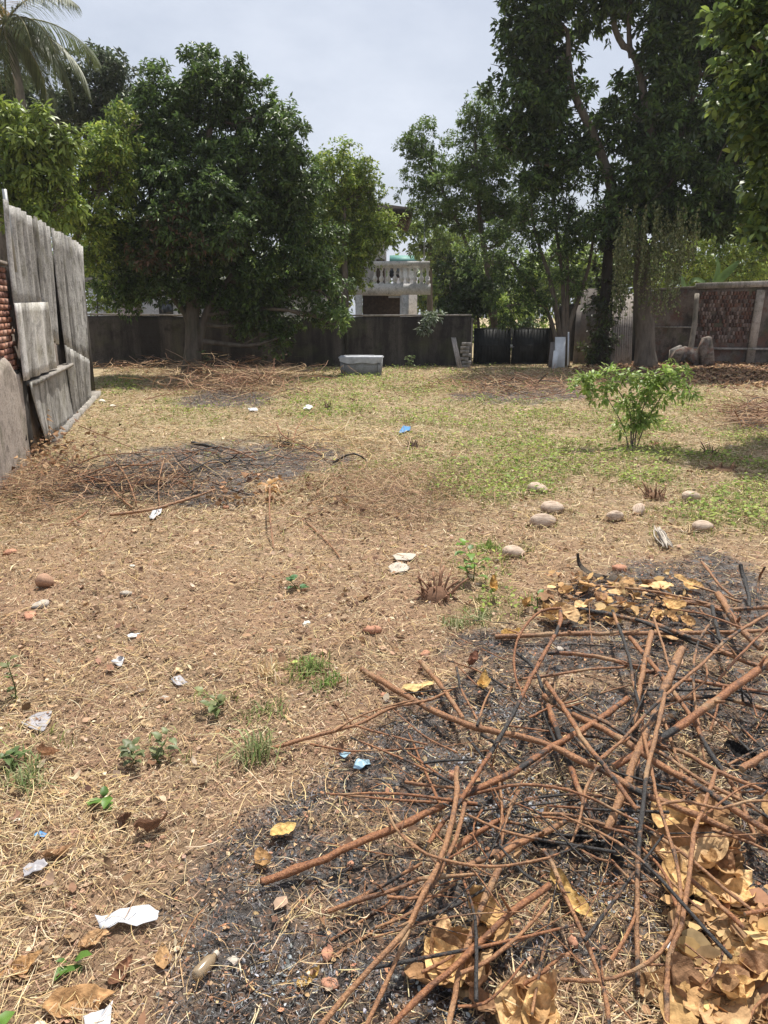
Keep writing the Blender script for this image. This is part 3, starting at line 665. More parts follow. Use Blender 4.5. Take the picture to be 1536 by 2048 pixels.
# roof with its dark eave
r0, r1 = P(690, 398, 36.5), P(826, 424, 34.0)
mb = MB(); mb.hexa([(r0[0] - 6, 32.4, r1[2] - .05), (r1[0], 33.2, r1[2] - .12), (r1[0], 41, r1[2] - .1), (r0[0] - 6, 41, r1[2] + .4), (r0[0] - 6, 32.4, r1[2] + 1.1), (r1[0], 33.2, r1[2] + .06), (r1[0], 41, r1[2] + .1), (r0[0] - 6, 41, r1[2] + 1.5)])
rf = mb.build('roof', M['roof']); pin(rf, t)
for k in range(5):
    mb = MB(); y = 33.4 + k * 1.3; mb.box((r1[0] - 2.4, y, r1[2] - .28), (r1[0] - .1, y + .1, r1[2] - .13)); mb.build('rafter', M['dark_wood'], rf)
mb = MB(); p = P(848, 545, 33.0); q = P(849, 415, 33.0); mb.tube([p, q], .025, 6); tag(mb.build('aerial_pole', M['metal']), 'thin upright metal pole rising beside the balcony', 'pole')
# green roofed building further back
p0, p1 = P(780, 522, 48), P(846, 505, 48)
t = thing('green_roof_house', 'distant house with a teal green roof above the balcony', 'house', (p0[0], 48, 0))
mb = MB(); mb.hexa([(p0[0], 48, p0[2] - .1), (p1[0], 48, p0[2] - .1), (p1[0], 54, p0[2] - .1), (p0[0], 54, p0[2] - .1), (p0[0], 50.6, p1[2] + .02), (p1[0] - .5, 50.6, p1[2] + .02), (p1[0] - .5, 51, p1[2] + .02), (p0[0], 51, p1[2] + .02)]); pin(mb.build('roof', M['green_roof']), t)
mb = MB(); mb.box((p0[0] + .3, 48.5, -.1), (p1[0] - .3, 53.5, p0[2] - .12)); pin(mb.build('wall', M['white_paint']), t)
# low white building behind the left tree
t = thing('white_bungalow', 'low white walled building glimpsed under the left tree', 'house', (P(340, 640, 32)[0], 32, 0))
a_, b2_ = P(196, 600, 32), P(520, 600, 32)
def bb(name, u0, u1, v0, v1, y0, y1, material, full=False):
    p = P(u0, v1, 32); q = P(u1, v0, 32); mb = MB(); mb.box((p[0], 32 + y0, -.1 if full else p[2]), (q[0], 32 + y1, q[2])); return pin(mb.build(name, M[material]), t)
bb('wall', 290, 385, 566, 700, 0, 4, 'white_paint', True); bb('wall', 386, 640, 575, 700, .3, 4, 'white_paint', True)
bb('wall', 196, 228, 577, 700, -.4, 3, 'white_paint', True); bb('panel', 229, 262, 572, 605, -.2, 2.0, 'pink_paint', True)
bb('roof_slab', 180, 650, 556, 565, -.5, 4.5, 'concrete'); bb('window', 320, 345, 600, 640, -.05, -.01, 'glass'); bb('window', 440, 480, 590, 630, .25, .29, 'glass')
bb('ledge', 214, 250, 616, 622, -.9, -.5, 'tile_white')

# ------------------------------------------------------------------ things along the back walls
# grey box with a crumpled sheet thrown over its top
c = G(722, 752); s = mpp(c[1]); w = 84 * s; hh = 40 * s
t = thing('storage_box', 'grey lidded box with a crumpled sheet over it against the back wall', 'box', (c[0], c[1], 0), R(-3))
mb = MB(); mb.hexa([(-w * .48, 0, 0), (w * .47, 0, 0), (w * .47, .6, 0), (-w * .48, .6, 0), (-w / 2, 0, hh * .86), (w / 2, 0, hh * .86), (w / 2, .6, hh * .86), (-w / 2, .6, hh * .86)])
mb.box((-w * .44, -.02, .06), (-w * .40, -.003, hh * .7)); mb.box((w * .40, -.02, .06), (w * .44, -.003, hh * .7)); mb.build('body', M['tank'], t)
mb = MB(); mb.box((-w * .53, -.05, hh * .862), (w * .52, .66, hh * .93)); mb.box((-w * .34, .12, hh * .93 + .003), (w * .30, .55, hh * .985)); mb.build('lid', M['tarp'], t)
nu, nv = 40, 12; V = []
for j in range(nv + 1):
    for i in range(nu + 1):
        g, f = i / nu, j / nv; sag = (0.20 + .13 * (1 - (2 * g - 1) ** 2) + .05 * math.sin(g * 9)) * hh
        x = (-.505 + 1.01 * g) * w
        if f < .5: yy = .55 - 1.2 * f; zz = hh * .94 + .012 + .02 * float(fbm(np.array(g * 8), np.array(f * 6), 3))
        else: yy = -.065 - .01 * math.sin(g * 21); zz = hh * .94 - sag * (f - .5) * 2
        V.append((x, yy, zz))
ii = np.array([j * (nu + 1) + i for j in range(nv) for i in range(nu)])
link('cover_sheet', mesh_np('cover_sheet', np.array(V), [np.stack([ii, ii + nu + 1, ii + nu + 2, ii + 1], 1)], None, True), M['tarp'], t)
# leaning corrugated strip
def leaning(name, label, cat, u0, u1, vt, vb, Yb, lean, th, material, skew=0, ribs=0, group=None):
    p = P(u0, vb, Yb); q = P(u1, vb, Yb); top = P(u0, vt, Yb + lean)[2]; sk = skew * mpp(Yb); w = q[0] - p[0]
    nu = max(4, ribs * 8); V = []; z0 = 0.0
    for lay in (0, 1):
        for (z, y, k) in ((z0, 0, 0), (top, lean, sk)):
            for i in range(nu + 1):
                g = i / nu; V.append((w * g + k, y + lay * th + (.02 * math.sin(2 * math.pi * ribs * g) if ribs else 0), z))
    n1 = nu + 1; Fq = []
    for i in range(nu):
        Fq += [(i, i + 1, n1 + i + 1, n1 + i), (2 * n1 + i + 1, 2 * n1 + i, 3 * n1 + i, 3 * n1 + i + 1), (n1 + i, n1 + i + 1, 3 * n1 + i + 1, 3 * n1 + i), (i + 1, i, 2 * n1 + i, 2 * n1 + i + 1)]
    Fq += [(0, n1, 3 * n1, 2 * n1), (n1 - 1, 3 * n1 - 1, 4 * n1 - 1, 2 * n1 - 1)]
    o = link(name, mesh_np(name, np.array(V), [np.array(Fq)]), M[material]); o.location = (p[0], Yb, 0); return tag(o, label, cat, group)
leaning('roofing_strip', 'narrow pale corrugated strip leaning on the dark wall by the gate', 'roofing sheet', 915, 925, 675, 730, 26.4, .85, .012, 'sheet_plain', -10, 2)
leaning('wooden_board', 'tall upright grey board left of the ivy covered trunk, nearest the gate', 'board', 1147, 1157, 610, 706, 29.0, .15, .03, 'grey_panel', 3)
leaning('wooden_board', 'broad upright grey board touching the ivy covered trunk', 'board', 1169, 1188, 577, 706, 29.0, .2, .03, 'grey_panel', 0)
leaning('wooden_board', 'short grey panel hung high between two upright boards', 'board', 1156, 1170, 580, 706, 29.3, .2, .03, 'grey_panel', 1)
leaning('corrugated_sheet', 'large pinkish grey sheet leaning between the ivy covered and the vine hung trunk', 'roofing sheet', 1222, 1264, 588, 716, 27.8, 1.7, .012, 'sheet_plain', 22, 9)
leaning('corrugated_sheet', 'low broken sheet propped beside the vine hung trunk', 'roofing sheet', 1208, 1226, 650, 714, 28.2, .8, .012, 'grey_panel', 6, 4)
# tiles leaning by the gate
c = G(1115, 724)
for (lab, u0, u1, vt, vb, Y0, ln, sk, mt) in (
        ('large white tile leaning upright beside the black gate', 1109, 1130, 674, 724, 26.6, .35, 3, 'tile_white'),
        ('narrow white tile lying against the foot of the large leaning tile', 1104, 1114, 701, 722, 26.3, .12, 4, 'tile_white'),
        ('grey tile tilted to the left of the large white tile', 1097, 1108, 684, 721, 26.75, .3, 6, 'grey_panel'),
        ('thin white strip standing right of the leaning tiles', 1135, 1138, 664, 720, 27.0, .2, 0, 'tile_white')):
    leaning('wall_tile', lab, 'tile', u0, u1, vt, vb, Y0, ln, .02, mt, sk, 0, 'tiles leaning by the gate')
mb = MB(); mb.hexa([(-.2, -.08, 0), (.2, -.1, 0), (.19, .12, 0), (-.2, .1, 0), (-.17, -.06, .16), (.18, -.08, .2), (.16, .1, .19), (-.18, .09, .17)])
o = mb.build('concrete_block', m_plain('orange_block', (.42, .30, .2), .9, .25, 12)); o.location = (*G(1097, 724)[:2], 0); tag(o, 'small tan block at the foot of the tilted grey tile', 'block')
# pile of bricks behind the strip
for k in range(7):
    o = bpy.data.objects.new('loose_brick', brick_me[k % 4]); COL.objects.link(o); p = P(930, 728, 26.9); o.location = (p[0] + random.uniform(-.05, .05), 26.85, .035 + k * .13); o.rotation_euler = (0, 0, random.uniform(-.2, .2)); o.scale = (1.5, 1.9, 1.9)
    o.material_slots[0].link = 'OBJECT'; o.material_slots[0].material = M['concrete']
    tag(o, 'grey block in the small stack beside the leaning corrugated strip', 'block', 'stacked blocks by the gate')
# broken concrete and rubble by the right-hand wall
def lump(name, label, cat, u, v, size, material, seed, flat=0.6, rz=0.0, tilt=(0, 0), group=None, n=10, z=0.0, rough=.5):
    c = G(u, v) if not isinstance(u, tuple) else u
    th = np.linspace(0, 2 * np.pi, n, endpoint=False); V = []; m = 7
    rs = np.random.default_rng(seed)
    for j in range(m):
        ph = -math.pi / 2 + math.pi * j / (m - 1)
        for t_ in th:
            k = 1 + (rs.random() - .5) * rough
            V.append((math.cos(ph) * math.cos(t_) * size[0] * k, math.cos(ph) * math.sin(t_) * size[1] * k, math.sin(ph) * size[2] * k))
    V = np.array(V); Fq = np.array([(j * n + i, j * n + (i + 1) % n, (j + 1) * n + (i + 1) % n, (j + 1) * n + i) for j in range(m - 1) for i in range(n)])
    o = link(name, mesh_np(name, V, [Fq], np.ones((len(V), 3))), M[material]); o.rotation_euler = (tilt[0], tilt[1], rz); o.location = (c[0], c[1], float(hgt(c[0], c[1])) + size[2] * flat + z); return tag(o, label, cat, group)
def slab(name, label, pts, th, material, Y, cat='rubble'):
    q = [P(u, v, Y) for u, v in pts]; n = len(q); mb = MB()
    V = [(p[0], Y + .05 * math.sin(i * 2.3), p[2]) for i, p in enumerate(q)] + [(p[0] + .03, Y + th + .06 * math.sin(i * 1.7), p[2]) for i, p in enumerate(q)]
    base = np.array([V[0][0], Y, 0]); V = np.array(V) - base; V[:, 2] -= V[:, 2].min()
    F = [(i, (i + 1) % n, n + (i + 1) % n, n + i) for i in range(n)]; V = V + np.random.default_rng(n).normal(0, .03, V.shape); V[:, 2] = np.maximum(V[:, 2], 0); V = np.vstack([V, V[:n].mean(0), V[n:].mean(0)])
    F += [(2 * n, (i + 1) % n, i) for i in range(n)] + [(2 * n + 1, n + i, n + (i + 1) % n) for i in range(n)]
    mb.add(V, F); o = mb.build(name, M[material]); o.location = base; return tag(o, label, cat)
M['rubble'] = m_mould('rubble', (0.24, 0.205, 0.18), (0.06, 0.052, 0.046), amount=0.45, scale=3.5, red=(.16, .085, .065), streak=.8)
slab('concrete_rubble', 'broken arch shaped slab of old concrete against the brick wall', [(1340, 728), (1352, 700), (1375, 693), (1395, 700), (1402, 732), (1388, 734), (1382, 712), (1368, 708), (1356, 730)], .35, 'rubble', 27.0)
slab('concrete_rubble', 'jagged upright stump of old concrete right of the arch slab', [(1405, 733), (1402, 700), (1410, 676), (1424, 672), (1430, 700), (1428, 734)], .3, 'rubble', 26.9)
slab('concrete_rubble', 'leaning thin slab of old concrete left of the arch slab', [(1338, 730), (1342, 700), (1362, 690), (1368, 696), (1352, 716), (1350, 732)], .12, 'concrete', 27.4)
mb = MB(); p, q = P(1378, 715, 28.2), P(1394, 588, 29.0); mb.tube(spline([p, (p + q) / 2 + [0.05, 0, 0], q], 10), np.linspace(.11, .09, 10), 8, jit=.1)
tag(mb.build('wooden_post', M['bark_pale']), 'weathered wooden post leaning on the far right brick wall', 'post')
# ------------------------------------------------------------------ trees
def leaf_cloud(lobes, L0=.13, W=.4, rb=.40, cov=.55, ncl=18, nlf=9, droop=.35, pal=None, upb=.35, fill=.25, gap=0.0, seed=1, six=False, hang=0.0, tipcol=None):
    """leaves grouped lobe > blob > twig > leaf; lobes: (centre, (rx,ry,rz), palette)"""
    g = np.random.default_rng(seed); BC, BR, BO, BP = [], [], [], []
    pals = [pal] + [l[2] for l in lobes if l[2] is not None]
    for c, r, pl in lobes:
        rm = (r[0] * r[1] * r[2]) ** (1 / 3); n = max(4, int(cov * 4 * (rm / rb) ** 2))
        d = g.normal(size=(n, 3)); d /= np.linalg.norm(d, axis=1)[:, None]
        rad = np.where(g.random(n) < fill, g.uniform(.2, .7, n), g.uniform(.72, 1.0, n))
        keep = g.random(n) > gap
        pts = c + d * np.array(r) * rad[:, None]
        k = 0 if pl is None else next(i for i, q in enumerate(pals) if q is pl)
        BC.append(pts[keep]); BO.append(d[keep]); BR.append(rb * g.uniform(.6, 1.35, keep.sum())); BP.append(np.full(keep.sum(), k))
    BC, BO, BR, BP = np.vstack(BC), np.vstack(BO), np.concatenate(BR), np.concatenate(BP)
    nbk = len(BC); bi = np.repeat(np.arange(nbk), ncl); n = len(bi)
    d = g.normal(size=(n, 3)); d[:, 2] += upb; d /= np.linalg.norm(d, axis=1)[:, None]
    cp = BC[bi] + d * (BR[bi] * g.uniform(.45, 1.0, n))[:, None] * np.array([1, 1, .75])
    tw = d + BO[bi] * .6 + [0, 0, .25 - hang]; tw /= np.linalg.norm(tw, axis=1)[:, None]
    ctone = (1 + (g.random(nbk) - .5) * .5)[bi] * (1 + (g.random(n) - .5) * .4)
    li = np.repeat(np.arange(n), nlf); m = len(li)
    rv = g.normal(size=(m, 3)); T = tw[li]; rv -= T * (rv * T).sum(1)[:, None]; rv /= np.linalg.norm(rv, axis=1)[:, None] + 1e-9
    ph = g.uniform(.5, 1.5, m)[:, None]
    A = T * np.cos(ph) + rv * np.sin(ph); A[:, 2] -= droop * g.uniform(.4, 1.4, m); A /= np.linalg.norm(A, axis=1)[:, None]
    Lh = L0 * g.uniform(.6, 1.25, m); Wd = Lh * W * g.uniform(.8, 1.2, m)
    base = cp[li] + T * (g.uniform(-.5, .5, m) * L0)[:, None] + rv * (L0 * .1)
    up = np.tile([0, 0, 1.0], (m, 1)) + g.normal(0, .45, (m, 3)); S = np.cross(A, up); S /= np.linalg.norm(S, axis=1)[:, None] + 1e-9; Nn = np.cross(S, A)
    e = lambda v: v[:, None]
    pal_n = [np.asarray(q, float) for q in pals]; col = np.zeros((m, 3)); kk = BP[bi][li]
    for i, q in enumerate(pal_n):
        s = kk == i; col[s] = q[g.integers(0, len(q), s.sum())]
    col *= (ctone[li] * (1 + (g.random(m) - .5) * .4))[:, None]
    fold = Wd * .22; curl = Lh * .12
    if six:
        V = np.stack([base, base + A * e(Lh * .3) + S * e(Wd * .42) + Nn * e(fold), base + A * e(Lh * .3) - S * e(Wd * .42) + Nn * e(fold), base + A * e(Lh * .7) + S * e(Wd * .42) + Nn * e(fold * .6), base + A * e(Lh * .7) - S * e(Wd * .42) + Nn * e(fold * .6), base + A * e(Lh) - Nn * e(curl)], 1).reshape(-1, 3)
        k = np.arange(m)[:, None] * 6; return V, [np.vstack([k + [0, 2, 1], k + [3, 4, 5]]), k + [1, 2, 4, 3]], np.repeat(col, 6, 0)
    V = np.stack([base, base + A * e(Lh * .45) + S * e(Wd / 2) + Nn * e(fold), base + A * e(Lh) - Nn * e(curl), base + A * e(Lh * .45) - S * e(Wd / 2) + Nn * e(fold)], 1).reshape(-1, 3)
    k = np.arange(m)[:, None] * 4
    return V, [np.vstack([k + [0, 2, 1], k + [0, 3, 2]])], np.repeat(col, 4, 0)

def tree(name, label, lobes, Y, stems, cat='tree', material='leaf', bark='bark', group=None, depth=1.0, limbs=True, twigs=6, limb_r=.05, zmin=0.15, **kw):
    """lobes: (u, v, ru, rv[, palette][, dY]); stems: list of ([(u,v[,Y])...], r0, r1)"""
    Ls = []
    for l in lobes:
        u, v, ru, rv = l[:4]; pl = l[4] if len(l) > 4 else None; dY = l[5] if len(l) > 5 else random.uniform(-.5, .5) * min(1.6, (ru + rv) / 2 * mpp(Y)) * depth
        c = P(u, v, Y + dY); s = mpp(Y); rx, rz = ru * s, rv * s; c[2] = max(c[2], zmin + rz * .5); Ls.append((c, (rx, max((rx + rz) / 2 * depth, .2), rz), pl))
    first = stems[0][0][0]; b0 = P(first[0], first[1], first[2] if len(first) > 2 else Y)
    t = thing(name, label, cat, (b0[0], b0[1], 0), group=group)
    samples = []
    for pts, r0, r1 in stems:
        q = [P(p[0], p[1], p[2] if len(p) > 2 else Y) for p in pts]; q[0][2] = -.05 if pts[0][1] > 700 else q[0][2]
        q = spline(q, 18); rr = np.linspace(1, 0, 18) ** .8 * (r0 - r1) + r1; rr[:3] *= ((1.35, 1.18, 1.06) if pts[0][1] > 700 else (1, 1, 1))
        mb = MB(); mb.tube(q, rr, 10, jit=.14); pin(mb.build('trunk', M[bark], smooth=True), t); samples.append(np.hstack([q, rr[:, None]]))
    S = np.vstack(samples)
    if limbs:
        for c, r, pl in Ls:
            S2 = S[len(S) // 4:] if len(S) > 20 else S
            k = np.argmin(np.linalg.norm(S2[:, :3] - c, axis=1) + np.maximum(0, S2[:, 2] - c[2]) * .8); s0 = S2[k, :3]; ln = np.linalg.norm(c - s0)
            if ln < .25: continue
            mid = (s0 + c) / 2 + RNG.normal(0, .12, 3) * ln * .5 + [0, 0, -.06 * ln]
            rr0 = min(S2[k, 3] * .7, limb_r + .012 * ln); q = spline([s0, mid, c], 9); mb = MB(); mb.tube(q, np.linspace(rr0, rr0 * .45, 9), 6, jit=.1, cap=False)
            for _ in range(twigs):
                d = RNG.normal(size=3); d /= np.linalg.norm(d); e_ = c + d * np.array(r) * .85; a_ = q[RNG.integers(4, 9)]
                mb.tube(spline([a_, (a_ + e_) / 2 + RNG.normal(0, .08, 3), e_], 5), np.linspace(rr0 * .38, .006, 5), 4, cap=False)
            pin(mb.build('limb', M[bark], smooth=True), t)
    V, Fs, C = leaf_cloud(Ls, **kw)
    o = link('crown', mesh_np('crown', V, Fs, C), M[material]); pin(o, t)
    return t

DK = [(0.063, 0.105, 0.031), (0.077, 0.126, 0.037), (0.049, 0.082, 0.028), (0.099, 0.14, 0.045), (0.071, 0.105, 0.042)]
MID = [(0.112, 0.18, 0.045), (0.143, 0.217, 0.051), (0.09, 0.15, 0.042), (0.18, 0.247, 0.068)]
YG = [(0.254, 0.338, 0.059), (0.321, 0.405, 0.076), (0.203, 0.288, 0.059), (0.389, 0.43, 0.101), (0.169, 0.236, 0.051)]
BR = [(0.341, 0.442, 0.089), (0.265, 0.366, 0.069), (0.392, 0.455, 0.113), (0.216, 0.304, 0.063)]
GG = [(0.094, 0.122, 0.065), (0.122, 0.151, 0.086), (0.072, 0.101, 0.05)]
DEAD = [(0.15, 0.09, 0.053), (0.105, 0.09, 0.042), (0.195, 0.112, 0.068), (0.075, 0.105, 0.038), (0.068, 0.105, 0.033)]
FE = [(0.143, 0.21, 0.057), (0.173, 0.24, 0.068), (0.112, 0.173, 0.048), (0.21, 0.27, 0.083)]

tree('shade_tree', 'large dense dark green tree with low hanging crown left of centre', [
    (430, 180, 70, 55), (388, 140, 28, 42), (335, 200, 70, 50), (450, 150, 40, 35), (500, 235, 75, 65), (300, 255, 60, 60), (560, 300, 65, 70), (420, 290, 120, 80), (310, 340, 80, 75, MID),
    (540, 380, 85, 85), (600, 400, 50, 70), (410, 400, 130, 90), (280, 440, 85, 85), (240, 520, 60, 70), (345, 440, 34, 26, DEAD, -2.0), (310, 505, 40, 24, DEAD, -2.1), (395, 490, 44, 22, DEAD, -2.0), (350, 470, 70, 60, None, -1.6), (450, 440, 80, 60, None, -1.8), (350, 530, 100, 70), (480, 520, 110, 90),
    (600, 500, 70, 80), (640, 580, 50, 50), (545, 620, 85, 55), (665, 635, 36, 26, MID), (430, 585, 100, 40), (280, 580, 60, 40), (560, 675, 36, 26), (500, 640, 50, 35)],
    23.6, [([(382, 745), (386, 690), (384, 640), (388, 590), (400, 480), (410, 330), (430, 200)], .26, .05), ([(396, 700), (408, 640), (425, 600), (470, 540), (520, 420)], .13, .04), ([(380, 660), (372, 630), (345, 590), (310, 500), (300, 380)], .11, .04)],
    L0=.165, W=.42, rb=.42, cov=1.05, ncl=19, nlf=8, droop=.35, pal=DK + MID[:3], seed=3, limb_r=.06)
tree('leafy_tree', 'yellow green tree above the wall left of the big dark tree', [(190, 300, 60, 48), (150, 365, 70, 55), (235, 290, 36, 40), (262, 250, 26, 30), (215, 380, 60, 55), (190, 450, 50, 50), (240, 345, 36, 45), (130, 420, 60, 50), (190, 510, 34, 40, None, .5)],
     21.6, [([(120, 780), (125, 600), (160, 460), (210, 330)], .16, .05)], L0=.14, W=.42, rb=.34, cov=.95, ncl=14, nlf=8, gap=.1, pal=YG + MID[:1], seed=4)
tree('broadleaf_tree', 'bright green tree with long drooping leaves at the far left edge', [(20, 262, 30, 26), (60, 290, 36, 28), (108, 246, 30, 24), (95, 285, 34, 26), (130, 285, 26, 22), (10, 320, 40, 34), (70, 340, 40, 32), (115, 335, 34, 28), (30, 380, 40, 36), (90, 390, 38, 34), (125, 375, 26, 26), (10, 430, 36, 30), (60, 440, 36, 26), (105, 432, 26, 20), (-60, 330, 80, 90), (0, 238, 24, 18), (135, 410, 20, 18)],
     19.5, [([(-20, 800), (10, 600), (40, 420), (50, 300)], .15, .04)], L0=.24, W=.30, rb=.30, cov=.8, ncl=9, nlf=8, droop=.75, gap=.12, pal=[(.19, .26, .05), (.24, .31, .06), (.15, .215, .045), (.31, .38, .08)], seed=5, six=True)
tree('tall_tree', 'grey green open crowned tall tree behind the palm', [(200, 165, 75, 60), (150, 200, 55, 55), (245, 215, 55, 55), (190, 245, 75, 55), (110, 230, 60, 55), (265, 260, 50, 50), (200, 140, 35, 35), (230, 160, 30, 30), (230, 300, 60, 40)],
     33.0, [([(200, 720), (200, 500), (195, 330), (200, 200)], .25, .06)], L0=.19, W=.5, rb=.5, cov=.9, ncl=17, nlf=7, gap=.12, pal=GG, seed=6)
tree('tall_tree', 'dark tree behind the palm trunk at the upper left edge', [(30, 190, 70, 70), (-40, 160, 90, 90), (70, 230, 50, 50), (0, 250, 80, 40)], 34.0, [([(0, 720), (10, 400), (20, 220)], .25, .08)], L0=.2, W=.45, rb=.5, cov=.9, ncl=15, nlf=7, gap=.1, pal=GG + DK, seed=7)
tree('round_tree', 'rounded yellow topped tree against the sky right of the dark tree', [(680, 338, 55, 38), (645, 370, 45, 45), (718, 372, 36, 45), (690, 410, 60, 50), (740, 390, 20, 22)], 29.0, [([(690, 735), (690, 560), (688, 400)], .18, .05)], L0=.14, W=.42, rb=.42, cov=1.3, ncl=18, nlf=8, pal=MID[:2] + YG, seed=8)
tree('round_tree', 'bushy tree with bright leaf tips overhanging the white balcony', [(695, 430, 60, 48), (742, 455, 36, 38), (715, 495, 48, 40), (685, 500, 55, 60), (645, 470, 45, 60), (768, 484, 18, 22), (786, 470, 18, 30), (690, 560, 36, 36), (728, 535, 18, 22), (640, 540, 50, 55)],
     26.4 + 3.2, [([(668, 735), (675, 600), (700, 470)], .16, .05)], L0=.14, W=.42, rb=.42, cov=1.3, ncl=18, nlf=8, pal=MID[:1] + YG + BR[:1], seed=9)
tree('distant_tree', 'hazy green tree behind the balcony between house and feathery tree', [(815, 425, 35, 25), (850, 455, 55, 45), (905, 470, 55, 55), (835, 490, 40, 30), (880, 520, 50, 40)], 42.0, [([(860, 690), (860, 480)], .2, .08)], L0=.22, W=.45, rb=.55, cov=.6, ncl=14, nlf=7, pal=FE + YG[:1], seed=10)
tree('feathery_tree', 'tall feathery tree with pointed crown tops right of the sky gap', [(845, 268, 32, 36), (840, 312, 40, 38), (962, 220, 42, 36), (950, 268, 60, 38), (880, 345, 75, 42), (828, 372, 34, 28), (940, 325, 70, 55), (900, 395, 75, 50), (985, 375, 65, 65), (960, 440, 75, 45), (880, 430, 50, 30), (1010, 300, 50, 50), (1030, 420, 60, 50), (1000, 480, 60, 40)],
     31.5, [([(990, 735), (985, 600), (960, 440), (950, 280)], .17, .04), ([(985, 640), (930, 480), (860, 330)], .1, .03)], material='leaf_matte', L0=.15, W=.34, rb=.42, cov=.85, ncl=18, nlf=9, pal=FE + MID, seed=11, gap=.08)
tree('multi_stem_tree', 'fan shaped tree of several thin dark stems by the gate', [(1060, 440, 70, 60), (1105, 500, 60, 50), (1040, 545, 60, 50), (985, 530, 70, 55), (1015, 610, 45, 36), (1140, 440, 55, 60), (1140, 560, 36, 40), (1080, 380, 60, 50), (1150, 360, 50, 50), (1070, 600, 36, 36)],
     27.4, [([(1124, 722), (1118, 660), (1100, 560), (1072, 470), (1060, 400)], .11, .03), ([(1128, 722), (1128, 650), (1125, 560), (1112, 450), (1108, 380)], .10, .03), ([(1133, 722), (1140, 650), (1160, 590), (1180, 520), (1190, 430)], .10, .03), ([(1120, 722), (1105, 650), (1075, 590), (1020, 520)], .09, .03), ([(1130, 722), (1135, 600), (1135, 480), (1140, 400)], .08, .03)],
     material='leaf_matte', L0=.16, W=.34, rb=.40, cov=.7, ncl=15, nlf=8, pal=DK + FE[:2], seed=12, gap=.2, bark='bark')
MANGO = [tuple(x * .85 for x in c) for c in DK] + MID[:3]
mango_left = [(1045, 55, 55, 50), (1015, 125, 36, 36), (1105, 35, 75, 60), (1085, 125, 65, 50), (1045, 185, 55, 50), (1115, 205, 70, 50), (1060, 260, 65, 50), (1000, 285, 36, 40), (1130, 290, 55, 45), (1200, 10, 60, 45), (1160, -50, 120, 60), (1080, -70, 80, 70), (1090, 340, 60, 50), (1160, 330, 40, 40)]
mango_right = [(1305, -30, 90, 55), (1400, 50, 100, 80), (1315, 140, 70, 70), (1280, 240, 65, 65), (1370, 250, 100, 95), (1450, 190, 80, 95), (1430, 340, 85, 90), (1340, 370, 90, 75), (1255, 345, 55, 55), (1335, 445, 60, 45), (1405, 430, 60, 45), (1190, 440, 50, 50), (1220, 260, 40, 40), (1480, 40, 90, 90), (1280, 430, 60, 45), (1400, -80, 120, 80), (1470, 430, 40, 50), (1490, 320, 60, 70), (1500, 130, 60, 80), (1360, 60, 50, 60)]
tree('mango_tree', 'huge dark tree with vine hung trunk filling the upper right', mango_left + mango_right, 26.8,
     [([(1292, 728), (1291, 690), (1287, 620), (1284, 560), (1282, 500), (1262, 440)], .36, .24), ([(1266, 470), (1240, 425), (1222, 370), (1195, 290), (1165, 225), (1142, 165), (1135, 60)], .22, .06), ([(1272, 460), (1310, 400), (1350, 300), (1400, 150)], .20, .06), ([(1310, 300), (1272, 120), (1245, 90), (1228, 50), (1225, 0)], .14, .08), ([(1262, 115), (1258, 60), (1262, -20)], .09, .06), ([(1200, 300), (1150, 320), (1090, 330), (1060, 310)], .08, .03), ([(1275, 130), (1300, 60), (1310, -10)], .08, .04)],
     L0=.23, W=.42, rb=.46, cov=1.0, ncl=14, nlf=9, droop=.45, pal=MANGO, seed=13, gap=.17, bark='bark', limb_r=.07)
tree('broadleaf_tree', 'nearer glossy large leaved tree hanging in from the right edge', [(1505, 90, 55, 70), (1575, 170, 90, 110), (1488, 200, 45, 50), (1540, 290, 55, 80), (1545, 410, 45, 80), (1590, 490, 40, 50), (1620, 350, 90, 140), (1490, 20, 45, 40), (1560, 30, 80, 80), (1640, 120, 90, 120)],
     11.5, [([(1760, 900), (1720, 700), (1660, 500), (1610, 300), (1580, 120)], .16, .05)], L0=.15, W=.5, rb=.28, cov=.8, ncl=13, nlf=7, droop=.3, pal=[(.085, .135, .04), (.11, .165, .045), (.07, .11, .035), (.24, .32, .07)], seed=14, six=True, limb_r=.03)
tree('understory_tree', 'dark glossy shrubby tree behind the wall between balcony and gate', [(908, 550, 36, 40), (935, 595, 40, 36), (898, 608, 28, 26), (960, 580, 50, 40), (905, 630, 40, 20), (1040, 660, 30, 18)], 29.4, [([(905, 735), (905, 640), (900, 570)], .09, .03), ([(960, 735), (955, 600)], .08, .03)], L0=.18, W=.5, rb=.40, cov=1.0, ncl=15, nlf=7, pal=DK + GG, seed=15)
tree('yellow_shrub', 'sunlit yellow green shrub just behind the black gate', [(975, 620, 40, 30), (1035, 615, 40, 36), (1000, 645, 60, 24), (955, 650, 30, 22), (1080, 640, 36, 30), (940, 670, 30, 26), (1020, 675, 60, 26), (1090, 680, 40, 30)], 32.5, [([(1000, 735), (1000, 640)], .05, .02)], cat='shrub', L0=.16, W=.35, rb=.4, cov=.7, ncl=13, nlf=7, pal=BR, seed=16)
tree('garden_tree', 'sunlit light green trees behind the far right brick wall', [(1430, 490, 80, 50), (1500, 470, 60, 60), (1375, 525, 45, 40), (1470, 545, 90, 36), (1400, 455, 46, 36), (1560, 500, 70, 80), (1340, 555, 40, 30), (1620, 450, 80, 80)], 38.0, [([(1450, 715), (1450, 600), (1440, 500)], .16, .05)], material='leaf_matte', L0=.2, W=.42, rb=.5, cov=.9, ncl=14, nlf=7, pal=BR + YG, seed=17, bark='dark_bark')
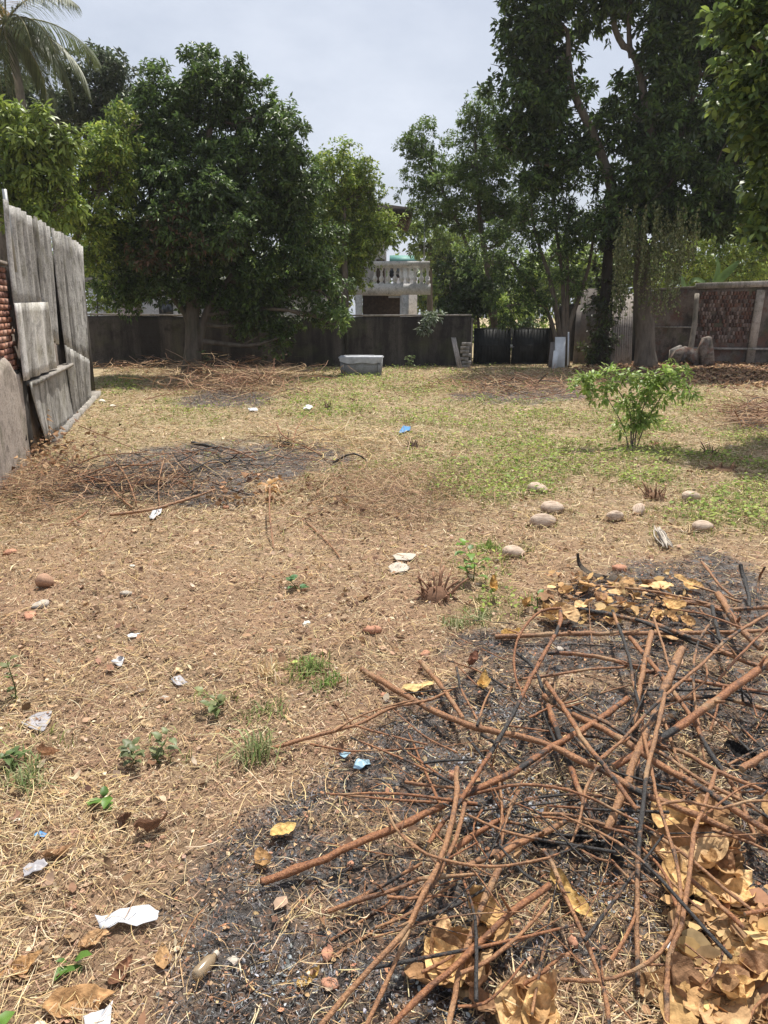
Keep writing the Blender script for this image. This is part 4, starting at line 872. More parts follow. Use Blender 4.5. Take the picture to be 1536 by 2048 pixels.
tree('ivy_trunk_tree', 'dark trunk smothered in climbing leaves beside the leaning sheets', [(1216, 500, 30, 45), (1212, 560, 28, 45), (1208, 620, 26, 45), (1204, 675, 28, 36), (1222, 455, 45, 40), (1240, 520, 24, 40), (1195, 700, 30, 18)], 28.0, [([(1204, 726), (1208, 640), (1214, 540), (1222, 440), (1225, 360)], .22, .14)], L0=.2, W=.4, rb=.34, cov=.7, ncl=11, nlf=7, droop=.7, pal=[(.05, .07, .028), (.06, .08, .03), (.075, .065, .035), (.09, .13, .035)], seed=18, bark='dark_bark', limbs=False)
tree('garden_bush', 'pale green bush behind the end of the left sheet fence', [(190, 560, 36, 36), (215, 600, 36, 22), (185, 610, 28, 20)], 29.5, [([(195, 735), (195, 600)], .05, .02)], cat='shrub', L0=.16, W=.4, rb=.4, cov=.7, ncl=12, nlf=7, pal=BR + YG, seed=19)
tree('wall_creeper', 'small bunch of pale leaves hanging over the dark wall near the balcony', [(858, 640, 16, 10), (848, 660, 8, 8), (870, 632, 12, 8)], 27.0, [([(862, 735, 27.6), (862, 650, 27.6), (860, 630, 27.4)], .03, .015)], cat='creeper', L0=.16, W=.5, rb=.18, cov=.6, ncl=6, nlf=6, pal=[(.3, .34, .28), (.2, .25, .16), (.1, .14, .06)], seed=20, limbs=False, bark='dark_bark')
# far trees closing the view behind the gardens
for k, (u, v, ru, rv, Y, lab) in enumerate(((-80, 520, 260, 130, 50, 'far dark trees behind the left garden wall'), (330, 540, 230, 110, 52, 'far tree hidden behind the large dark tree'), (600, 560, 160, 90, 54, 'far tree behind the white house roof'), (950, 560, 170, 90, 56, 'far pale tree seen through the feathery tree'), (1180, 560, 190, 100, 55, 'far tree seen between the dark stems by the gate'), (1560, 560, 260, 90, 58, 'far tree behind the sunlit garden at right'))):
    q = [(u + random.uniform(-.8, .8) * ru, v + random.uniform(-.6, .6) * rv, ru * .42, rv * .5) for _ in range(7)] + [(u, v, ru * .6, rv * .6)]
    tree('distant_tree', lab, q, Y, [([(u, 690), (u, v)], .25, .1)], group='trees beyond the gardens', L0=.5, W=.55, rb=.9, cov=.7, ncl=9, nlf=5, pal=FE + YG[:2] + BR[:1], seed=30 + k, limbs=False)

# ------------------------------------------------------------------ coconut palm
t = thing('coconut_palm', 'tall coconut palm with arching fronds at the upper left corner', 'palm', (P(60, 735, 29)[0], 29, 0))
top = P(12, 42, 29)
mb = MB(); q = spline([P(70, 760, 29) * [1, 1, 0] + [0, 0, -.05], P(62, 400, 29), P(45, 220, 29), P(28, 120, 29), top], 26); rr = np.linspace(.2, .13, 26); rr[::2] *= 1.06; mb.tube(q, rr, 10); pin(mb.build('trunk', M['bark_pale'], smooth=True), t)
prng = np.random.default_rng(8)
for k in range(24):
    az = k * 2.399 + .3; el = prng.uniform(-.6, 1.0); ln = prng.uniform(2.7, 3.7); d = np.array([math.cos(az), math.sin(az), 0])
    pts = []; p = top.copy(); e_ = el
    for i in range(15):
        pts.append(p.copy()); p = p + (d * math.cos(e_) + np.array([0, 0, math.sin(e_)])) * ln / 14; e_ -= .085 + .05 * i / 14
    pts = np.array(pts); mb = MB(); mb.tube(pts, np.linspace(.035, .008, 15), 5, np.tile((.25, .24, .10), (15, 1)))
    sd_ = np.array([-d[1], d[0], 0]); V = []; Fq = []; Cc = []
    cc = (.115, .14, .06) if prng.random() < .85 else (.28, .20, .09)
    fine = spline(pts, 96)
    for i in range(9, 95):
        f = i / 95; l_ = ln * .27 * math.sin(math.pi * min(1, f * .9 + .12)) ** .7 + .1; tan = unit((fine[min(i + 1, 95)] - fine[i - 1])[None])[0]
        for sg in (-1, 1):
            a_ = unit((sd_ * sg * .8 + tan * .75 + np.array([0, 0, -.25 - .5 * prng.random()]))[None])[0]; w_ = np.cross(a_, [0, 0, 1.0]); w_ = w_ / (np.linalg.norm(w_) + 1e-6) * .015
            b_ = fine[i]; m_ = b_ + a_ * l_ * .55; e2 = b_ + a_ * l_ + np.array([0, 0, -.28 * l_]); n0 = len(V)
            V += [b_ - w_ * .5, b_ + w_ * .5, m_ + w_, m_ - w_, e2]; Fq += [(n0, n0 + 1, n0 + 2, n0 + 3), (n0 + 3, n0 + 2, n0 + 4)]; Cc += [np.array(cc) * prng.uniform(.7, 1.3)] * 5
    mb.add(V, Fq, np.array(Cc)); pin(mb.build('frond', M['leaf']), t)
# vines hanging from the big tree
g = np.random.default_rng(5); Vs = []
for k in range(210):
    u = g.choice([g.uniform(1235, 1275), g.uniform(1285, 1375), g.uniform(1300, 1400)]); v0 = g.uniform(400, 490); p = P(u, v0, 25.6 + g.uniform(-.9, .9)); ln = g.uniform(.8, 2.3) * (1.15 if u < 1370 else .8)
    n = int(ln * 26); z = p[2] - np.sort(g.random(n)) * ln; sw = .05 * np.sin(z * 3 + k); q = np.stack([p[0] + sw + g.normal(0, .022, n), p[1] + g.normal(0, .03, n), z], 1)
    s = g.uniform(.05, .095, n); a = g.uniform(0, 6.28, n); S = np.stack([np.cos(a), np.sin(a), 0 * a], 1); D = np.stack([.4 * np.sin(a), -.4 * np.cos(a), -np.ones(n)], 1); e = lambda v: v[:, None]
    Vq = np.stack([q, q + D * e(s * .5) + S * e(s * .4), q + D * e(s), q + D * e(s * .5) - S * e(s * .4)], 1).reshape(-1, 3); kk = np.arange(n)[:, None] * 4
    Vs.append((Vq, [np.vstack([kk + [0, 2, 1], kk + [0, 3, 2]])], np.repeat(pick([(.15, .175, .065), (.20, .215, .09), (.11, .135, .05), (.26, .26, .13)], n), 4, 0)))
o = link('hanging_vines', mesh_np('hanging_vines', *join(Vs)), M['leaf_matte']); tag(o, 'curtain of pale green vine strands hanging around the big trunk', 'vines', kind='stuff')
# banana plants behind the right wall
def banana(label, u, v, Y, leaves):
    b0 = P(u, v, Y); t = thing('banana_plant', label, 'banana plant', (b0[0], Y, 0), group='banana plants over the wall')
    mb = MB(); mb.tube([(b0[0], Y, -.05), (b0[0], Y, b0[2])], [.12, .07], 8, np.tile((.2, .25, .1), (2, 1))); pin(mb.build('stem', M['leaf_matte']), t)
    for (pts, w) in leaves:
        q = spline([P(a, b_, Y + dy) for a, b_, dy in pts], 14); T = np.gradient(q, axis=0); T = unit(T); S = unit(np.cross(T, np.tile([0.15, -.75, .65], (14, 1)))); f = np.linspace(0, 1, 14); ww = w * np.sin(np.pi * np.clip(f * .93 + .05, 0, 1)) ** .6
        Nn = np.cross(S, T); V = np.vstack([q - S * ww[:, None] + Nn * (ww * .3)[:, None], q, q + S * ww[:, None] + Nn * (ww * .3)[:, None]]); Fq = [(j * 14 + i, j * 14 + i + 1, (j + 1) * 14 + i + 1, (j + 1) * 14 + i) for j in (0, 1) for i in range(13)]
        mb = MB(); mb.add(V, Fq, (.10, .165, .045)); pin(mb.build('leaf', M['leaf'], smooth=True), t)
banana('banana plant with one broad leaf slanting up over the far right wall', 1420, 580, 33.0, [([(1420, 585, 0), (1440, 560, -.2), (1462, 538, -.3), (1478, 522, -.3)], .17), ([(1420, 585, 0), (1432, 556, .2), (1436, 530, .3), (1430, 512, .3)], .12), ([(1420, 585, 0), (1405, 565, .1), (1388, 560, .1), (1375, 572, .1)], .13)])
banana('banana plant with a drooping leaf beside the hanging vines', 1372, 585, 33.0, [([(1372, 590, 0), (1362, 560, -.2), (1348, 545, -.3), (1332, 543, -.3)], .16), ([(1372, 590, 0), (1366, 570, .2), (1350, 565, .2), (1330, 572, .2)], .16)])
# ------------------------------------------------------------------ sticks of the burnt heaps
def m_stick():
    m, N, L, b = mat('stick')
    at = N.new('ShaderNodeAttribute'); at.attribute_name = 'Col'
    sp = N.new('ShaderNodeSeparateColor'); L.new(at.outputs['Color'], sp.inputs['Color'])
    oi = N.new('ShaderNodeObjectInfo')
    n1 = n_noise(N, L, 14, 6, 0.7); n2 = n_noise(N, L, 90, 4, 0.7); n3 = n_noise(N, L, 5, 3, 0.5)
    bark = n_ramp(N, L, n2, [(0.3, (0.12, 0.045, 0.022)), (0.5, (0.27, 0.112, 0.048)), (0.72, (0.47, 0.22, 0.095))])
    pale = n_ramp(N, L, n2, [(0.3, (0.22, 0.12, 0.065)), (0.7, (0.50, 0.31, 0.16))])
    c = n_mix(N, L, bark, pale, n_ramp(N, L, oi.outputs['Random'], [(0.3, grey(0)), (1.0, grey(0.5))]))
    c = n_mix(N, L, c, (0.075, 0.042, 0.03), n_ramp(N, L, n1, [(0.5, grey(0)), (0.66, grey(0.65))]))
    c = n_mix(N, L, c, (0.42, 0.30, 0.17), n_ramp(N, L, n3, [(0.6, grey(0)), (0.68, grey(0.5))]))
    char = n_ramp(N, L, n2, [(0.35, (0.010, 0.009, 0.009)), (0.7, (0.055, 0.05, 0.048))])
    ad = N.new('ShaderNodeMath'); ad.operation = 'ADD'; L.new(sp.outputs['Red'], ad.inputs[0]); L.new(n1, ad.inputs[1])
    c = n_mix(N, L, c, char, n_ramp(N, L, ad.outputs[0], [(0.88, grey(0)), (1.05, grey(1))]))
    c = n_mix(N, L, c, (0.50, 0.40, 0.26), sp.outputs['Green'])
    L.new(c, b.inputs['Base Color']); b.inputs['Roughness'].default_value = 0.5; b.inputs['Specular IOR Level'].default_value = 0.45
    n_bump(N, L, b, n2, 0.9, 0.01); return m
M['stick'] = m_stick()
ZA = lambda x, y: (936 + x / 2.56, 1100 + y / 2.56)
ZB = lambda x, y: (500 + x / 2.56, 1500 + y / 2.56)
ZC = lambda x, y: (1000 + x / 2.866, 1500 + y / 2.866)
ZM = lambda x, y: (x / 2.0, 780 + y / 2.0)
Z3 = lambda x, y: (500 + x / 2.56, 1080 + y / 2.56)
srng = np.random.default_rng(77)
def stick_mesh(q, d0, d1, char, nodes=True, cut=True):
    n = len(q); f = np.linspace(0, 1, n); r = (d0 + (d1 - d0) * f) / 2
    if nodes:
        for k in range(2, n - 1, 4): r[k] *= srng.uniform(1.05, 1.22)
        r = r * (1 + srng.normal(0, .05, n))
    q = q + srng.normal(0, 1, q.shape) * (r * .12)[:, None]
    ch = np.clip(char * .8 + (fbm((q[:, 0] + char * 9) * 4 + 3, (q[:, 1] + d0 * 99) * 4, 13) - .5) * 1.25, 0, .9)
    C = np.stack([ch, np.zeros(n), np.zeros(n)], 1); mb = MB(); mb.tube(q, r, 7, C, jit=.10, cap=False)
    for e_, sg in ((0, -1), (n - 1, 1)):                   # pale broken ends
        k = mb.n; ring = mb.V[0][e_ * 7:e_ * 7 + 7]; tip = q[e_] + (q[e_] - q[e_ - sg]) / (np.linalg.norm(q[e_] - q[e_ - sg]) + 1e-9) * r[e_] * .5
        mb.add(np.vstack([ring, tip]), [(7, (j + 1) % 7, j) if sg < 0 else (7, j, (j + 1) % 7) for j in range(7)], np.tile((ch[e_], .55 * (ch[e_] < .4), 0), (8, 1)))
    return mb.mesh('stick', True)
def stick(tr, pts, d, z=(.03, .03), char=.25, label=None, taper=.75, group='sticks in the foreground burnt heap', cat='stick', name='stick', scale=2.56):
    """trace in a zoom's pixels; heights run from the first to the last value of z"""
    m = len(pts); zs = np.interp(np.linspace(0, 1, m), np.linspace(0, 1, len(z)), z); q = []
    for (x, y), zz in zip(pts, zs):
        u, v = tr(x, y); p = G(u, v, zz); p[2] += float(hgt(p[0], p[1])) * .5; q.append(p)
    q = np.array(q); ln = np.linalg.norm(np.diff(q, axis=0), axis=1).sum(); c = q.mean(0)
    dep = (c - CAM).dot(FW); dm = d / scale * dep / F
    s = spline(q, int(max(8, min(34, ln / .05))))
    s[:, 2] = np.maximum(s[:, 2], hgt(s[:, 0], s[:, 1]) + dm * .4)
    me = stick_mesh(s - s[0], dm, dm * taper, char)
    o = link(name, me, M['stick'], loc=tuple(s[0])); th = 'thick' if d > 33 else ('thin' if d < 17 else 'slender'); cc = 'charred black' if char > .5 else 'reddish brown'
    if d > 15 and ln > .3:                                  # short side shoots
        for _ in range(int(srng.integers(0, 4))):
            k = int(srng.integers(2, len(s) - 2)); dr = unit((s[k + 1] - s[k])[None])[0] * srng.choice([-1, 1]) * .6 + srng.normal(0, .6, 3); dr[2] = abs(dr[2]); dr /= np.linalg.norm(dr); l2 = srng.uniform(.02, .16)
            b_ = s[k] - s[0]; mb = MB(); qq = spline([b_, b_ + dr * l2 * .5 + srng.normal(0, .006, 3), b_ + dr * l2], 5); mb.tube(qq, np.linspace(dm * .28, dm * .12, 5), 5, np.tile((char, 0, 0), (5, 1)), jit=.2); mb.build('side_shoot', M['stick'], o, True)
    e0, e1 = tr(*pts[0]), tr(*pts[-1]); mu, mv = (e0[0] + e1[0]) / 2, (e0[1] + e1[1]) / 2; du, dv = abs(e0[0] - e1[0]), abs(e0[1] - e1[1])
    wh = ('back ' if mv < 1300 else 'middle ' if mv < 1520 else 'front ') + ('left' if mu < 1090 else 'centre' if mu < 1300 else 'right'); di = 'crosswise' if du > 2.2 * dv else 'lengthwise' if dv > 1.6 * du else 'diagonal'
    return tag(o, label or f'{th} {cc} {di} stick in the {wh} of the foreground burnt heap', cat, group)
A = ZA
stick(A, [(1285, 225), (1380, 380), (1500, 500)], 40, (.10, .14, .10), .1, 'thick stick with a pale sawn end at the upper right of the burnt heap')
stick(A, [(140, 440), (540, 430), (1100, 415), (1536, 410), (1750, 405)], 26, (.03, .10, .10), .1, 'long straight brown stick lying crosswise along the back of the burnt heap')
stick(A, [(575, 295), (930, 370), (1180, 470), (1400, 560), (1600, 630)], 28, (.06, .14, .12), .35, 'long stick slanting down right behind the yellow leaves')
stick(A, [(475, 315), (465, 400), (370, 570), (290, 720), (180, 930), (80, 1090), (-60, 1310), (-115, 1370), (-200, 1500)], 25, (.30, .26, .20, .16, .10), .42, 'long grey charred crooked stick rising at the left of the burnt heap')
stick(A, [(475, 298), (380, 305), (300, 370), (250, 460), (235, 560), (250, 670), (300, 760)], 15, (.3, .28, .2, .1, .04), .1, 'thin brown shoot arching over at the left of the burnt heap')
stick(A, [(940, 420), (905, 580), (870, 770), (860, 900)], 32, (.18, .16, .10), .15)
stick(A, [(1095, 510), (1010, 700), (950, 860), (850, 1080), (780, 1270), (700, 1440)], 48, (.30, .22, .14, .05), .38, 'thickest stick propped up in the middle of the burnt heap')
stick(A, [(1620, 520), (1330, 730), (1150, 860), (960, 985), (750, 1110)], 46, (.26, .24, .2, .14), .12, 'thick straight red brown stick slanting across the heart of the heap')
stick(A, [(390, 755), (560, 850), (780, 970), (960, 1080), (1180, 1200), (1350, 1320), (1600, 1480)], 40, (.08, .16, .18, .14), .2, 'longest thick stick running diagonally down to the right edge')
stick(lambda x, y: (x, y), [(723, 1336), (851, 1412), (922, 1439), (1008, 1463), (1092, 1487), (1147, 1514), (1217, 1545), (1268, 1577), (1346, 1608), (1424, 1643), (1510, 1682)], 15, (.03, .10, .16, .14, .08), .3, 'long stick reaching from the bare soil deep into the burnt heap', scale=1)
stick(A, [(395, 670), (470, 780), (530, 870), (600, 980), (690, 1090), (790, 1220), (860, 1320)], 29, (.12, .2, .22, .16), .05, 'smooth orange brown stick crossing above the thick ones')
stick(A, [(830, 450), (920, 560), (1010, 670), (1090, 780), (1170, 900), (1230, 1030), (1300, 1120), (1380, 1240), (1460, 1450)], 28, (.16, .2, .16, .08), .3)
stick(A, [(1600, 290), (1350, 440), (1200, 580), (1050, 710), (900, 850), (780, 980), (690, 1060)], 19, (.3, .3, .26, .2), .2, 'thin long stick arching from upper right to the middle of the heap')
stick(A, [(410, 800), (470, 960), (510, 1070), (570, 1230), (620, 1340), (680, 1470)], 34, (.10, .12, .12, .06), .25)
stick(lambda x, y: (x, y), [(523, 1770), (633, 1726), (711, 1687), (797, 1652), (883, 1607), (953, 1576), (1023, 1543), (1096, 1498), (1180, 1450), (1256, 1399)], 14, (.04, .09, .12, .14, .14), .4, 'long half charred stick whose split end points at the white paper', scale=1, taper=1.0)
stick(lambda x, y: (x, y), [(1330, 1389), (1311, 1471), (1295, 1534), (1287, 1600), (1281, 1655), (1276, 1727), (1274, 1800), (1274, 1850), (1276, 1898), (1277, 1968)], 11, (.3, .24, .2, .12, .06), .35, 'straight upright looking stick with a scorched black middle', scale=1)
stick(lambda x, y: (x, y), [(1284, 1459), (1303, 1537), (1313, 1588), (1321, 1612), (1335, 1660), (1352, 1713), (1361, 1762), (1359, 1807), (1349, 1852), (1324, 1894), (1272, 1933), (1202, 1957), (1122, 1954)], 8.5, (.2, .22, .18, .12, .06), .1, 'slender stick bending in a wide curve at the lower right of the heap', scale=1)
stick(lambda x, y: (x, y), [(1432, 1541), (1409, 1608), (1389, 1659), (1384, 1699), (1373, 1786), (1363, 1842), (1345, 1887), (1337, 1919), (1335, 1982), (1333, 2060)], 9, (.16, .2, .16, .1, .05), .1, 'long brown stick running down to the bottom edge beside the ochre leaves', scale=1, taper=1.2)
for pts, d, z, ch in (
        ([(740, 310), (790, 450), (830, 580), (850, 700), (880, 800)], 19, (.2, .2, .16), .75), ([(950, 340), (990, 470), (1030, 610)], 14, (.2, .14), .2), ([(1235, 390), (1180, 470), (1155, 600), (1160, 750), (1190, 960), (1210, 1080)], 15, (.26, .2, .14, .06), .4),
        ([(1250, 280), (1270, 380), (1310, 520)], 22, (.12, .12), .7), ([(1200, 60), (1290, 180), (1360, 240)], 15, (.10, .05), .35), ([(1395, 70), (1410, 140), (1435, 220), (1440, 290)], 23, (.22, .1, .04), .65), ([(1520, 85), (1490, 150), (1480, 270)], 12, (.26, .14, .04), .6),
        ([(280, 655), (450, 640), (620, 615), (810, 605)], 16, (.08, .12), .15), ([(410, 525), (560, 540), (700, 560), (850, 600), (1010, 650), (1200, 680), (1600, 745)], 23, (.08, .14, .14), .25), ([(870, 715), (1100, 715), (1300, 715), (1600, 755)], 14, (.12, .16), .7),
        ([(1000, 770), (1250, 750), (1400, 780), (1600, 850)], 29, (.10, .12), .85), ([(960, 1000), (1100, 1040), (1250, 1120), (1400, 1180), (1600, 1260)], 27, (.12, .16, .12), .35), ([(530, 800), (700, 880), (850, 970), (1000, 1040), (1200, 1180), (1400, 1280), (1600, 1410)], 23, (.14, .18, .14), .55),
        ([(1400, 1120), (1460, 1080), (1600, 1020)], 36, (.10, .12), .15), ([(0, 1250), (120, 1215), (250, 1190), (400, 1200), (520, 1225), (650, 1275), (800, 1350), (950, 1430), (1040, 1480)], 17, (.10, .2, .22, .16, .1), .1), ([(160, 1180), (170, 1300), (180, 1400), (160, 1536)], 19, (.12, .08), .4),
        ([(255, 1230), (200, 1340), (170, 1536)], 15, (.12, .06), .1), ([(70, 1320), (30, 1400), (50, 1536)], 10, (.08, .05), .1), ([(660, 1110), (600, 1230), (570, 1390), (530, 1490), (480, 1560)], 17, (.2, .16, .08), .3), ([(300, 1270), (500, 1250), (700, 1255)], 14, (.12, .12), .35),
        ([(380, 1340), (520, 1355), (700, 1400)], 19, (.1, .1), .25), ([(-30, 1495), (160, 1380)], 23, (.06, .08), .2), ([(-20, 1620), (200, 1520), (350, 1460), (500, 1380)], 38, (.06, .10), .3), ([(960, 1305), (1080, 1275), (1200, 1300), (1300, 1325), (1420, 1285), (1600, 1285)], 17, (.2, .22), .05),
        ([(1330, 1100), (1440, 1040), (1600, 970)], 14, (.1, .14), .3), ([(630, 180), (900, 200), (1100, 240), (1300, 290)], 13, (.06, .1), .1), ([(1060, 265), (1200, 275), (1300, 300), (1600, 285)], 25, (.06, .1), .15), ([(860, 350), (1100, 450), (1300, 530), (1400, 550)], 21, (.1, .12), .7),
        ([(1140, 180), (1250, 210), (1400, 270)], 12, (.05, .08), .2), ([(250, 515), (330, 590), (380, 700), (400, 760)], 21, (.1, .08), .7), ([(0, 950), (70, 1040), (140, 1130), (210, 1240)], 17, (.1, .1), .3), ([(70, 930), (170, 1010), (270, 1100)], 18, (.08, .1), .65),
        ([(490, 910), (560, 970), (640, 1060)], 18, (.14, .14), .7), ([(1280, 670), (1400, 530), (1600, 330)], 14, (.14, .2), .3), ([(1215, 590), (1220, 660), (1100, 760), (1000, 810)], 11, (.2, .22, .2), .1), ([(1340, 1170), (1400, 1290), (1470, 1460)], 20, (.1, .1), .1),
        ([(1270, 1460), (1350, 1570)], 25, (.08, .06), .1), ([(1250, 1430), (1400, 1480), (1600, 1570)], 19, (.1, .1), .2), ([(650, 1090), (760, 1000), (830, 960)], 16, (.2, .18), .2), ([(1000, 870), (1060, 1040), (1110, 1200)], 18, (.16, .12), .4), ([(1240, 930), (1280, 800), (1310, 700)], 14, (.06, .16), .6)):
    stick(A, pts, d, z, ch)
B = ZB
stick(B, [(1536, 680), (1330, 830), (1150, 1000), (1000, 1150), (880, 1260), (700, 1460)], 38, (.14, .12, .10, .06), .08, 'thick brown stick pointing down to the bottom edge over the curled leaves')
stick(B, [(1060, 80), (1055, 250), (1010, 450), (960, 600), (870, 780), (800, 930), (640, 1110), (500, 1260), (340, 1460)], 33, (.24, .2, .18, .14, .08), .12, 'long red brown stick with a peeled pale lower end near the bottom edge')
stick(B, [(1100, 270), (1060, 430), (1000, 560), (930, 700), (870, 790), (820, 920), (760, 1060), (690, 1230), (580, 1460)], 27, (.2, .16, .12, .06), .15)
stick(B, [(700, 300), (740, 390), (820, 480), (930, 540), (1100, 580), (1250, 590), (1400, 570), (1536, 540)], 17, (.12, .2, .22, .2), .05, 'thin shoot curving like a bowl across the lower heap')
stick(B, [(1275, 600), (1230, 700), (1170, 830), (1120, 980), (1080, 1100), (1050, 1250), (1005, 1460)], 40, (.14, .1, .08, .05), .12, 'thick knotted stick running straight down to the bottom edge')
for pts, d, z, ch in (([(400, 830), (560, 770), (750, 710), (880, 660), (1010, 640), (1160, 630)], 25, (.03, .1, .14), .1), ([(640, 915), (800, 850), (950, 740), (1050, 680)], 17, (.02, .1), .1), ([(520, 780), (700, 680), (880, 580)], 22, (.03, .14), .35), ([(1080, 1140), (1200, 1080), (1330, 990), (1450, 870), (1536, 760)], 23, (.1, .14), .05),
        ([(1050, 500), (1130, 440), (1280, 350)], 31, (.1, .1), .2), ([(1280, 160), (1290, 300), (1280, 430)], 16, (.14, .1), .3), ([(1380, 200), (1330, 300), (1300, 400), (1280, 510)], 16, (.14, .08), .1), ([(1265, 545), (1350, 490), (1460, 430)], 35, (.1, .1), .1), ([(1190, 300), (1150, 370), (1150, 450), (1240, 580)], 10, (.14, .16, .08), .05),
        ([(880, 1145), (980, 1090), (1090, 1010)], 19, (.06, .08), .15), ([(1065, 1310), (1200, 1290), (1300, 1210), (1410, 1070)], 16, (.06, .1), .05), ([(1370, 1220), (1536, 1110)], 19, (.05, .1), .1), ([(795, 155), (900, 165), (1050, 185)], 18, (.04, .1), .1)):
    stick(B, pts, d, z, ch)
for pts, d, z, ch in (([(250, 560), (300, 640), (360, 800), (440, 960), (510, 1120), (570, 1280), (610, 1430), (630, 1600)], 29, (.14, .1, .06), .45), ([(0, 655), (200, 630), (380, 570), (530, 500)], 14, (.1, .14), .6), ([(810, 430), (980, 540), (1130, 650), (1300, 790), (1480, 930)], 25, (.12, .14, .1), .05), ([(1100, 740), (1200, 820), (1300, 910), (1400, 1000)], 33, (.08, .08), .1),
        ([(470, 570), (560, 610), (660, 630)], 18, (.06, .08), .15), ([(640, 620), (720, 700), (790, 760)], 17, (.06, .05), .15), ([(850, 660), (1000, 760), (1080, 840), (1170, 910)], 17, (.08, .1), .15), ([(800, 780), (900, 830), (1010, 875)], 12, (.04, .06), .2), ([(1290, 1090), (1260, 1210), (1190, 1310), (1120, 1360)], 16, (.14, .12, .06), .3),
        ([(800, 1215), (1000, 1215), (1190, 1235)], 14, (.06, .08), .05), ([(360, 1160), (270, 1240), (150, 1330)], 18, (.06, .03), .1), ([(1060, 1090), (1220, 1210)], 12, (.08, .08), .1), ([(440, 830), (530, 950), (620, 1050), (640, 1060), (730, 920)], 8, (.03, .03, .03), .1), ([(1580, 1340), (1460, 1470), (1420, 1600)], 18, (.06, .08), .3), ([(0, 390), (130, 420), (300, 470), (520, 490)], 19, (.08, .08), .5)):
    stick(ZC, pts, d, z, ch, scale=2.866)
def one(x, y): return (x, y)
# forked stick reaching out to the left of the heap
stick(Z3, [(110, 1055), (300, 1000), (540, 935), (740, 850), (920, 815), (1050, 750)], 20, (.02, .06, .08), .05, 'forked thin stick stretching left from the heap over the bare soil', scale=2.56)
stick(Z3, [(430, 965), (520, 910), (650, 860), (840, 815)], 11, (.06, .08), .05); stick(Z3, [(540, 938), (700, 985), (910, 1035)], 11, (.06, .04), .15); stick(Z3, [(310, 1035), (500, 1070), (700, 1070), (890, 1055)], 12, (.02, .04), .1); stick(Z3, [(700, 960), (760, 1040), (880, 1130), (1050, 1250)], 13, (.05, .06, .05), .35)
stick(Z3, [(870, 610), (950, 710), (1020, 800), (1090, 900)], 27, (.03, .1), .1, 'thick stick end leaning over the pale flat leaf', scale=2.56); stick(Z3, [(1055, 640), (1080, 750), (1130, 850), (1190, 950)], 15, (.1, .1), .3)
# many more thin twigs in the foreground heap
for k in range(120):
    u, v = srng.uniform(760, 1640), srng.uniform(1190, 1960)
    c = G(u, v, .03)
    if burn(np.array([c[0]]), np.array([c[1]]))[0] < .3: continue
    a = srng.uniform(0, math.pi); ln = srng.uniform(.15, .7); z = srng.uniform(.02, .16); d = np.array([math.cos(a), math.sin(a), srng.normal(0, .08)]) * ln / 2
    p = np.array([c[0], c[1], z]); q = spline([p - d, p + srng.normal(0, .04, 3) * ln, p + d], 9); q[:, 2] = np.maximum(q[:, 2], hgt(q[:, 0], q[:, 1]) + .006)
    dm = srng.choice([.004, .006, .009, .013]); ch = srng.choice([.05, .1, .3, .65])
    o = link('twig', stick_mesh(q - q[0], dm, dm * .6, ch, False), M['stick'], loc=tuple(q[0])); tag(o, ('charred black' if ch > .5 else 'thin brown') + (' short' if ln < .35 else ' long') + ' twig in the ' + ('back ' if v < 1350 else 'middle ' if v < 1600 else 'front ') + ('left' if u < 1050 else 'centre' if u < 1300 else 'right') + ' of the foreground heap', 'twig', 'twigs in the foreground burnt heap')
# middle burnt heap
GM = 'sticks in the middle burnt heap'
for pts, d, z, ch, lab in (([(440, 500), (600, 480), (740, 440), (860, 400)], 13, (.04, .08), .15, 'long brown stick at the front edge of the middle burnt patch'), ([(200, 290), (330, 345), (440, 370), (650, 378)], 11, (.08, .06), .5, 'crooked dark stick crossing the left of the middle burnt patch'), ([(405, 345), (470, 420), (530, 475)], 10, (.1, .04), .05, 'pale thick stick slanting at the front of the middle patch'),
        ([(430, 260), (500, 340), (540, 440), (545, 470)], 7, (.12, .12, .03), .1, None), ([(655, 280), (635, 370), (637, 460)], 6, (.2, .12, .04), .1, None), ([(770, 212), (850, 225), (890, 245)], 14, (.05, .08), .75, 'short thick charred branch at the back of the middle patch'), ([(1330, 290), (1400, 255), (1440, 260), (1465, 280)], 8, (.02, .16, .16, .08), .8, 'blackened curved branch arching up at the right end of the middle patch'),
        ([(1105, 130), (1130, 180), (1200, 215), (1290, 260)], 6, (.3, .16, .08, .02), 0, 'pale bent stalk beside the burnt stump'), ([(1080, 380), (1078, 480), (1085, 560), (1095, 640)], 8, (.3, .2, .1, .02), 0, 'pale crooked stalk standing out in front of the middle patch'), ([(640, 385), (760, 330), (830, 290), (1000, 280)], 7, (.04, .06), .8, None), ([(920, 255), (1100, 240)], 6, (.05, .05), .4, None), ([(260, 545), (320, 510), (355, 480)], 10, (.02, .05), .1, None),
        ([(1225, 530), (1310, 610), (1365, 675)], 8, (.03, .02), .2, 'short thin stick lying alone right of the middle patch'), ([(215, 725), (330, 660), (410, 600), (440, 560)], 4, (.01, .02), 0, None), ([(850, 370), (930, 400), (1000, 420)], 7, (.05, .05), .5, None), ([(1120, 570), (1250, 500), (1300, 470)], 5, (.02, .05), .2, None), ([(5, 345), (30, 400), (100, 440)], 6, (.1, .04), 0, None), ([(1170, 240), (1190, 150), (1270, 55)], 4, (.03, .2, .4), .1, 'thin upright twig behind the burnt stump')):
    stick(ZM, pts, d, z, ch, lab or 'thin stick lying across the middle burnt patch', group=GM, scale=2)
